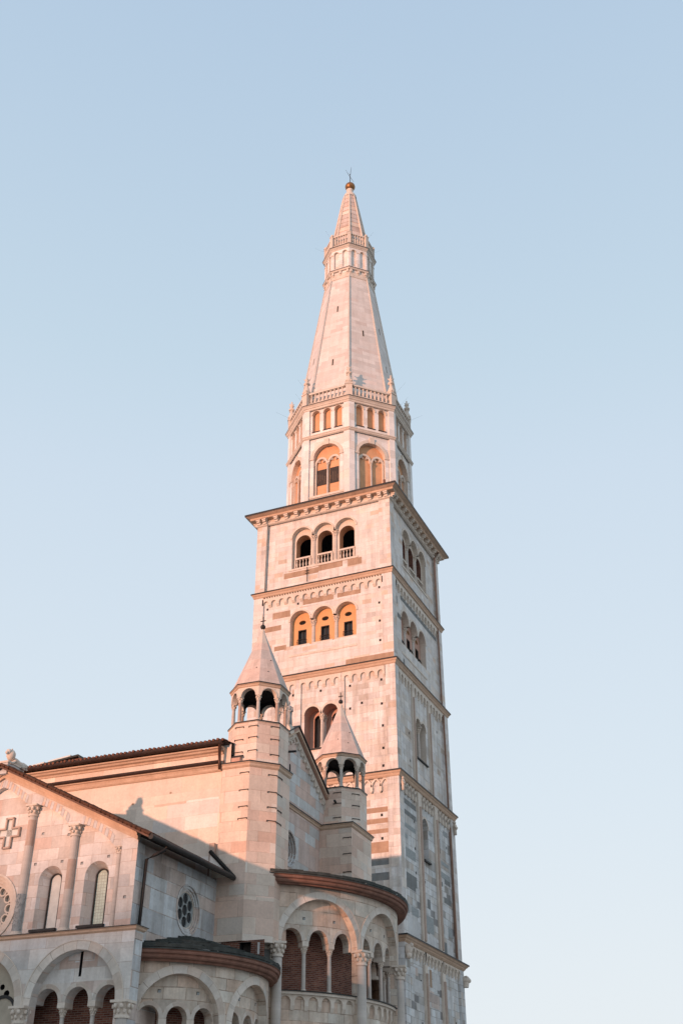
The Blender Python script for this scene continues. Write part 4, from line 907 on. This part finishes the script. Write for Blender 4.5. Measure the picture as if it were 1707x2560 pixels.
# ---------------------------------------------------------------- the two turrets
LT = (.64, 8.0)
tb = MB()
def octwalls(mb, R, c, z0, z1, mat, uvo=0, ks=range(8)):
    inr = R * .92388; hw = inr * math.tan(pi / 8)
    for k in ks: wall(mb, octface(k, inr, c), -hw, hw, z0, z1, [], mat, uvo=uvo + 4.3 * k)
octwalls(tb, 1.72, LT, 10.1, 17.32, 'turret', 71)
tb.face([(*p, 10.1) for p in octpath(1.72, LT)], 'trim')
tb1 = tb.build('turret_base', K)
mb = MB(); mb.sweep(octpath(1.72, LT), [(-.5, 17.68), (.13, 17.56), (.13, 17.50), (.08, 17.44), (.07, 17.36), (.02, 17.3), (-.05, 17.28)], 'trim', mats=['trim', 'lead', 'mould', 'mould', 'mould', 'mould']); mb.build('string_course', tb1)
# iron ties
tie = MB(); tie.box(-.22, .22, -.02, .02, -.015, .015, 'iron'); tie.box(-.22, -.20, -.02, .02, -.06, .015, 'iron'); tie.box(.20, .22, -.02, .02, -.06, .015, 'iron')
tie0 = None
def ties(parent, R, c, zs, ks, t_off):
    global tie0
    inr = R * .92388
    for z in zs:
        for k, t in ks:
            p = octface(k, inr, c)(t * t_off, z + random.uniform(-.08, .08), -.012)
            if tie0 is None: tie0 = tie.build('iron_tie', parent, p, radians(45 * k))
            else: dup(tie0, parent, p, radians(45 * k))
ties(tb1, 1.72, LT, [17.0, 16.25, 15.6, 15.0], ((0, 1), (1, 1), (2, -1)), .42)
T2C = (.95, 18.25)
tb = MB(); TX0, TX1, TY0, TY1 = -.8, 2.24, 16.45, 19.35; tb.box(TX0, TX1, TY0, TY1, 0, 17.3, 'turret'); tb2 = tb.build('turret_base', K)
mb = MB(); q = [(TX0, TY0), (TX1, TY0), (TX1, TY1), (TX0, TY1)]
mb.sweep(q, [(-.9, 17.62), (.13, 17.46), (.13, 17.40), (.08, 17.34), (.07, 17.26), (.02, 17.2), (-.05, 17.18)], 'trim', mats=['church', 'lead', 'mould', 'mould', 'mould', 'mould']); mb.build('string_course', tb2)
for z in (16.7, 15.9, 15.0, 14.2):
    dup(tie0, tb2, (TX1 - .24, TY0 - .012, z), 0)
def turret(c, seed, mat_d):
    t = MB(); octwalls(t, 1.38, (0, 0), 17.35, 19.48, mat_d, seed)
    t.sweep(octpath(1.38), [(-1.2, 19.58), (.05, 19.56), (.05, 19.50), (.0, 19.48)], 'lead', mats=['lead', 'lead', 'trim'])
    t = t.build('turret', K, (*c, 0))
    for k in range(8):
        a = radians(-67.5 + 45 * k); column(t, (1.20 * cos(a), 1.20 * sin(a), 19.56), .085, 1.24, .25, a, mat='rose' if k % 3 else 'column', leaves=6)
    m = MB(); R = 1.34; inr = R * .92388; hw = inr * math.tan(pi / 8)
    for k in range(8):
        f = octface(k, inr); wall(m, f, -hw, hw, 20.78, 21.32, [Arch(0, .36, 20.78, 20.80, .26, 'trim', open=True)], 'nave', uvo=k * 2.7)
        m.face([f(-hw, 20.78, 0), f(-.36, 20.78, 0), f(-.36, 20.78, .26), f(-hw + .1, 20.78, .26)], 'trim'); m.face([f(hw, 20.78, 0), f(.36, 20.78, 0), f(.36, 20.78, .26), f(hw - .1, 20.78, .26)], 'trim')
        ring(m, f, 0, 20.80, .36, .42, -.02, .01, 'trim', n=12)
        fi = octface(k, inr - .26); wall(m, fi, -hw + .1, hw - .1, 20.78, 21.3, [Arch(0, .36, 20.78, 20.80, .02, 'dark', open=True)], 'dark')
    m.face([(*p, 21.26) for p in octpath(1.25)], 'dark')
    m.sweep(octpath(1.34), [(-.2, 21.50), (.09, 21.42), (.10, 21.36), (.05, 21.32), (.04, 21.26), (.0, 21.22)], 'mould', mats=['trim', 'lead', 'mould', 'mould', 'mould']); m.build('arcade', t)
    m = MB(); A = octpath(1.36); B = octpath(.09); mid = octpath(.36)
    for i in range(8):
        j = (i + 1) % 8
        m.face([(*A[i], 21.42), (*A[j], 21.42), (*mid[j], 23.85), (*mid[i], 23.85)], 'turret_roof'); m.face([(*mid[i], 23.85), (*mid[j], 23.85), (*B[j], 24.55), (*B[i], 24.55)], 'trim')
    for k, z in ((1, 22.1), (1, 22.8), (0, 22.3), (2, 22.3)):
        a = radians(-90 + 45 * k); r_ = (1.36 + (.36 - 1.36) * (z - 21.42) / 2.43) * .924 + .004; m.ball((r_ * cos(a) - .2 * sin(a) * (z > 22.2), r_ * sin(a) + .2 * cos(a) * (z > 22.2), z), .03, 'dark', 6)
    m.build('spire', t)
    m = MB(); m.lathe([(.09, 24.5), (.11, 24.58), (.05, 24.66), (.04, 24.72)], n=8, mat='trim'); m.ball((0, 0, 24.83), .13, 'iron', 10)
    m.box(-.018, .018, -.018, .018, 24.9, 25.35, 'iron'); m.box(-.12, .12, -.018, .018, 25.14, 25.18, 'iron'); m.ball((-.12, 0, 25.16), .03, 'iron', 6); m.ball((.12, 0, 25.16), .03, 'iron', 6); m.ball((0, 0, 25.36), .035, 'iron', 6); m.build('cross', t)
    return t
t1 = turret((.89, 8.0), 77, 'turret'); t2 = turret((.95, 18.25), 93, 'turret')
ties(t1, 1.38, (0, 0), [19.3, 18.7, 18.1], ((0, 1), (1, 1), (0, -1)), .34); ties(t2, 1.38, (0, 0), [19.2, 18.6, 18.0], ((0, 1), (1, 1)), .3)
pipe(t2, [(.2, -1.25, 18.75), (.28, -1.62, 18.72)], .06, 'iron', 'water_spout'); pipe(gw, [(.5, 12.2, 19.98), (.95, 12.2, 19.95)], .06, 'iron', 'water_spout')
# brick strip with a doorway under the first turret
mb = MB(); mp = SF(6.52); 
wall(mb, mp, .05, 2.25, 9.0, 10.1, [Rect(1.15, 1.66, 9.0, 10.04, .4, 'dark', open=True)], 'brick'); wall(mb, mp, .05, 2.25, 6.0, 9.0, [], 'apse')
louvre_panel(mb, mp, 1.1, 1.7, 8.5, 10.1, .35, 'wood_and_shadow')
for (a, b, z0, z1) in ((.62, .72, 9.2, 9.95), (.42, .60, 9.5, 9.7), (1.95, 2.04, 9.55, 10.0), (.05, .3, 9.2, 10.1)): mb.mbox(mp, a, b, z0, z1, -.008, .02, 'white_block')
mb.build('brick_wall', K)
# chimney-like pier at the end of the transept gutter
mb = MB(); mb.box(-.38, -.14, 6.28, 6.49, 12.6, 14.10, 'rose'); mb.build('roof_pier', K)
mb = MB(); mb.face([(-.30, 6.26, 13.6), (.74, 6.26, 12.62), (-.30, 6.26, 12.62)], 'nave'); mb.build('roof_cheek', K)
pipe(K, [(-.30, 6.24, 13.74), (.86, 6.24, 12.60)], .085, 'iron', 'flashing')

# ---------------------------------------------------------------- apses
def apse(name, cx, cy, R, bays, r, zs, ztop, zmin, th0, th1, tri_r, tri_zs, tri_p, zgal, rcol, zcap, capz, R_e, ze, mat, roof_apex, cols_deg):
    mp = cylmap(cx, cy, R); S = lambda deg: radians(deg) * R
    mb = MB(); D2 = .34
    hs = [Arch(S(b), r, zmin, zs, D2, mat, open=True) for b in bays]
    if R > 6: hs.append(Arch(S(-58.3), .2, 9.3, 10.36, .12, mat))
    wall(mb, mp, S(th0), S(th1), zmin, ztop, hs, mat, step=.35)
    if R > 6: louvre_panel(mb, mp, S(-58.3) - .2, S(-58.3) + .2, 9.3, 9.95, .10, 'dark_stone'); louvre_panel(mb, mp, S(-58.3) - .21, S(-58.3) + .21, 9.2, 10.7, .118, mat)
    for b in bays: ring(mb, mp, S(b), zs, r, r + .27, -.012, .02, 'voussoir', n=24, joints=True); ring(mb, mp, S(b), zs, r + .27, r + .295, -.022, .02, 'trim', n=24)
    for b in bays:
        cs = [S(b) + tri_p * j for j in (-1, 0, 1)]
        h2 = [Arch(c, tri_r, tri_zs - .02, tri_zs, .46, mat, open=True) for c in cs]
        for q in (-.75, .8): mb.mbox(mp, S(b) + q - .06, S(b) + q + .06, tri_zs + .82, tri_zs + .93, D2 - .004, D2 + .02, 'old_and_shaded_stone'); mb.mbox(mp, S(b) + q - .06, S(b) + q + .06, tri_zs + .91, tri_zs + .93, D2 - .012, D2 + .02, 'wood_and_shadow'); mb.mbox(mp, S(b) + q - .06, S(b) + q - .04, tri_zs + .82, tri_zs + .91, D2 - .012, D2 + .02, 'wood_and_shadow')  # flush putlog marks; dark strips paint the shadow along top and left
        wall(mb, mp, S(b) - r - .1, S(b) + r + .1, tri_zs - .02, zs + r + .15, h2, mat, step=.25, d=D2, uvo=19)
        for c in cs: ring(mb, mp, c, tri_zs, tri_r, tri_r + .15, D2 - .010, D2 + .01, 'voussoir', n=12, joints=True)
        for j in (-.5, .5): mb.mbox(mp, S(b) + tri_p * j - .15, S(b) + tri_p * j + .15, tri_zs - .22, tri_zs - .02, D2 - .01, D2 + .46, 'trim')
        for j, dx in ((-1, -1), (1, 1)): mb.mbox(mp, *sorted((S(b) + j * (tri_p + tri_r), S(b) + j * (r + .2))), tri_zs - .22, tri_zs - .02, D2 - .01, D2 + .46, 'trim')
        # parapet of the gallery with a row of little arches
        if zgal > zmin:
            e = r + .02; wall(mb, mp, S(b) - e, S(b) + e, zmin, zgal, [], mat, step=.25, d=.30)
            mb_s = lin(S(b) - e, S(b) + e, 15)
            for a_, b_ in zip(mb_s, mb_s[1:]): mb.mbox(mp, a_, b_, zgal - .14, zgal - .04, .10, .32, 'trim'); mb.mbox(mp, a_, b_, zgal - .04, zgal, .04, 1.6, 'lead')
            n = 6; p = 2 * e / n; arcade_band(mb, mp, [[S(b) - e + p * (i + .5) for i in range(n)]], zgal - .14, zgal - .42, .225, .30, .20, .30, 'trim')
            wall(mb, mp, S(b) - e + .9, S(b) + e - .9, zmin, zgal - 1.2, [], mat, step=.3, d=.24)
    A = mb.build(name, K)
    mb = MB()
    def arcq(d, z0, z1, m):
        n = 40
        for i in range(n):
            a, b = S(th0) + (S(th1) - S(th0)) * i / n, S(th0) + (S(th1) - S(th0)) * (i + 1) / n
            mb.face([mp(a, z0, d), mp(b, z0, d), mp(b, z1, d), mp(a, z1, d)], m, [(a, z0), (b, z0), (b, z1), (a, z1)])
    arcq(1.35, zmin, ztop, 'brick')
    for i in range(40):
        a, b = S(th0) + (S(th1) - S(th0)) * i / 40, S(th0) + (S(th1) - S(th0)) * (i + 1) / 40; zc = tri_zs + tri_r + .06
        mb.face([mp(a, zc, .60), mp(b, zc, .60), mp(b, zc, 1.36), mp(a, zc, 1.36)], 'brick')
    mb.build('gallery_back_wall', A)
    for b in bays:
        for j in (-.5, .5):
            s = S(b) + tri_p * j; p = mp(s, zgal, D2 + .16); column(A, p, .088, tri_zs - .22 - zgal, .26, s / R)
    for dg in cols_deg: column(A, mp(S(dg), zmin - 1, -.06), rcol, capz - zmin + 1, zcap, radians(dg), name='half_column', base=False, mat='column')
    # moulded eaves
    mb = MB(); n = 48; pts = [mp(S(th0) + (S(th1) - S(th0)) * i / n, 0, 0)[:2] for i in range(n + 1)]; o = R_e - R; z = ze; k = (z - ztop)
    prof = [(o - .25, z + .05), (o, z), (o, z - .05), (o - .05, z - .08), (o - .03, z - .13), (o - .05, z - .18), (o - .12, z - .20), (o - .13, z - .23), (o - .10, z - .28), (o - .14, z - .33), (o - .26, z - .36), (o - .27, z - .40), (o - .25, z - .45), (o - .30, z - .50), (.02, ztop + .02), (-.03, ztop - .02)]
    prof = [(max(a, .0), max(b, ztop - .02 + .0)) if i < len(prof) - 2 else (a, b) for i, (a, b) in enumerate(prof)]
    mb.sweep(pts, prof, 'terra', closed=False, mats=['slate', 'slate'] + ['terra'] * (len(prof) - 3), caps=False); mb.build('moulded_eaves', A)
    mb = MB(); N_ = 26; L = [mp(S(th0) + (S(th1) - S(th0)) * i / N_, 0, 0)[:2] for i in range(N_ + 1)]; st = 5; rnd = random.Random(3)
    for i in range(N_):
        for q in range(st):
            f0, f1 = q / st, (q + 1) / st
            def pp(P, f, dz): 
                k_ = R_e / R; x, y = cx + (P[0] - cx) * k_, cy + (P[1] - cy) * k_
                return (x + (roof_apex[0] - x) * f, y + (roof_apex[1] - y) * f, ze + .05 + (roof_apex[2] - ze - .05) * f + dz)
            j = rnd.uniform(0, .04); mb.face([pp(L[i], f0, .07 + j), pp(L[i + 1], f0, .07 + j), pp(L[i + 1], f1, .03), pp(L[i], f1, .03)], 'slate'); mb.face([pp(L[i], f0, -.03), pp(L[i + 1], f0, -.03), pp(L[i + 1], f0, .07 + j), pp(L[i], f0, .07 + j)], 'slate')
    mb.build('slate_roof', A)
    return A
apse('central_apse', -1.9, 13.6, 7.02, [-37.9, -4.7, 28.5], 1.86, 10.22, 12.53, 3.5, -62, 66, .47, 10.42, 1.32, 8.45, .22, .52, 10.22, 7.55, 12.92, 'apse', (.52, 13.2, 13.9), (-54.4, -21.3, 11.9, 45))
apse('side_apse', -2.0, 5.0, 4.72, [-45, .2], 1.56, 6.60, 8.52, 2.0, -68, 62, .41, 6.72, 1.10, 4.6, .18, .45, 6.6, 5.18, 8.93, 'apse', (.03, 4.3, 9.95), (-22.4,))

# ================================================================== statues on the roofs
L = empty('lion_statue', 'stone lion lying on a block at the peak of the transept gable', 'statue', (0, 0, 0))
def in_k(u_, v_, z): a = radians(2); return (5.606 + u_ * cos(a) - v_ * sin(a), -33.909 + u_ * sin(a) + v_ * cos(a), z)
L.location = in_k(AX - .02, -.05, 15.95); L.rotation_euler.z = radians(2)
mb = MB(); mb.box(-.24, .24, -.25, .85, -.12, .34, 'church_grey'); mb.box(-.27, .27, -.28, .88, .34, .42, 'trim'); mb.build('plinth', L)
mb = MB()
mb.tube([(0, -.02, .66), (0, .2, .64), (0, .5, .60), (0, .72, .60), (0, .82, .56)], [.16, .19, .17, .20, .10], 'trim', 10)
mb.ball((0, -.10, .86), .20, 'trim', 10, (1, .9, 1.15)); mb.ball((-.02, -.24, .96), .13, 'trim', 9); mb.ball((-.03, -.34, .91), .075, 'trim', 8)
for s in (-.09, .07): mb.ball((s, -.17, 1.08), .035, 'trim', 6)
for s in (-.14, .14): mb.tube([(s, .05, .62), (s, -.12, .50), (s, -.30, .47)], [.075, .065, .06], 'trim', 7); mb.tube([(s * 1.2, .72, .6), (s * 1.3, .55, .56), (s * 1.3, .42, .46), (s * 1.3, .62, .45)], [.11, .10, .06, .05], 'trim', 7)
mb.tube([(.05, .85, .55), (.16, .86, .5), (.22, .7, .47)], [.035, .03, .035], 'trim', 6); mb.build('lion', L, (.10, .14, -.12))
Sx = empty('robed_statue', 'shade-darkened statue of a robed figure on the peak of the gable between the turrets', 'statue', in_k(.55, 12.05, 21.18)); Sx.rotation_euler.z = radians(2)
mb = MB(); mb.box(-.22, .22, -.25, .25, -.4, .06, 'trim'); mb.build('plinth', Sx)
mb = MB(); mb.lathe([(.0, .04), (.19, .05), (.20, .25), (.17, .6), (.19, .85), (.22, 1.02), (.14, 1.12), (.055, 1.16), (.05, 1.2)], n=12, mat='old_and_shaded_stone'); mb.ball((0, -.02, 1.28), .105, 'old_and_shaded_stone', 9, (.9, .95, 1.15))  # dark grey paints the turret's shadow onto the figure
mb.tube([(.2, 0, 1.02), (.24, -.08, .8), (.08, -.2, .78)], [.065, .06, .045], 'old_and_shaded_stone', 7); mb.tube([(-.2, 0, 1.02), (-.25, -.08, .8), (-.1, -.2, .9)], [.065, .06, .045], 'old_and_shaded_stone', 7)
mb.tube([(.1, -.12, .9), (.14, -.16, .5), (.1, -.14, .1)], [.05, .07, .06], 'old_and_shaded_stone', 6); mb.tube([(-.1, -.12, .95), (-.05, -.19, .5), (-.1, -.16, .1)], [.05, .06, .06], 'old_and_shaded_stone', 6)
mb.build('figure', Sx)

# ================================================================== building beyond, and an unseen palace added to cast shade
Bk = empty('brick_building', 'red brick gabled building with a grey slate roof rising behind the nave eave', 'building', in_k(0, 0, 0)); Bk.rotation_euler.z = radians(2)
mb = MB(); v_ = 23.0
rf = lambda x_: 25.86 + (x_ + 19.28) * .11
mb.face([(-34, v_, 0), (-18.9, v_, 0), (-18.9, v_, 25.2), (-19.3, v_, 25.75), (-34, v_, rf(-34) - .1)], 'brick'); mb.face([(-18.9, v_, 0), (-18.9, v_ + 8, 0), (-18.9, v_ + 8, 25.2), (-18.9, v_, 25.2)], 'brick'); mb.build('wall', Bk)
mb = MB(); q = SF(v_)
beam(mb, q, (-34.2, rf(-34.2)), (-19.28, 25.86), .12, -.3, 8, 'slate'); beam(mb, q, (-19.28, 25.86), (-18.78, 25.24), .12, -.3, 8, 'slate')
for x in (-29.5, -26.6, -23.6, -21.6): beam(mb, q, (x, rf(x) + .12), (x + 1.7, rf(x + 1.7) + .12), .12, -.25, 1.5, 'pale_glass')
mb.build('roof', Bk)
Pl = empty('unseen_shade_palace', 'unseen pink palace with arcades and tiled roof, added to shade the lower transept', 'palace', (-80, -302, 0)); Pl.rotation_euler.z = radians(-17)
mb = MB(); HP = 24.9; mp = flat((0, 0, 0), (-1, 0, 0), (0, 1, 0)); hs = []  # height set so the unseen block throws soft shade on the transept
for i in range(26):
    s = -78 + 6.2 * i; hs += [Arch(s, 2.1, 0, 4.2, 1.2, 'plaster'), Rect(s - .8, s + .8, 8.5, 11.5, .3, 'trim'), Rect(s - .8, s + .8, 15.5, 18.2, .3, 'trim')]
wall(mb, mp, -85, 85, 0, HP, hs, 'pinkwall'); mb.face([(-85, -.35, 0), (85, -.35, 0), (85, -.35, HP), (-85, -.35, HP)], 'glass'); mb.face([(-85, 0, 0), (-85, -14, 0), (-85, -14, HP), (-85, 0, HP)], 'pinkwall'); mb.face([(85, 0, 0), (85, -14, 0), (85, -14, HP), (85, 0, HP)], 'pinkwall'); mb.build('wall', Pl)
mb = MB(); mb.face([(-86, .8, HP - .1), (86, .8, HP - .1), (80, -7, HP + .6), (-80, -7, HP + .6)], 'tile'); mb.face([(-86, -15, HP - .1), (86, -15, HP - .1), (80, -7, HP + .6), (-80, -7, HP + .6)], 'tile'); mb.face([(-86, .8, HP - .1), (-86, -15, HP - .1), (-80, -7, HP + .6)], 'tile'); mb.face([(86, .8, HP - .1), (86, -15, HP - .1), (80, -7, HP + .6)], 'tile'); mb.build('roof', Pl)
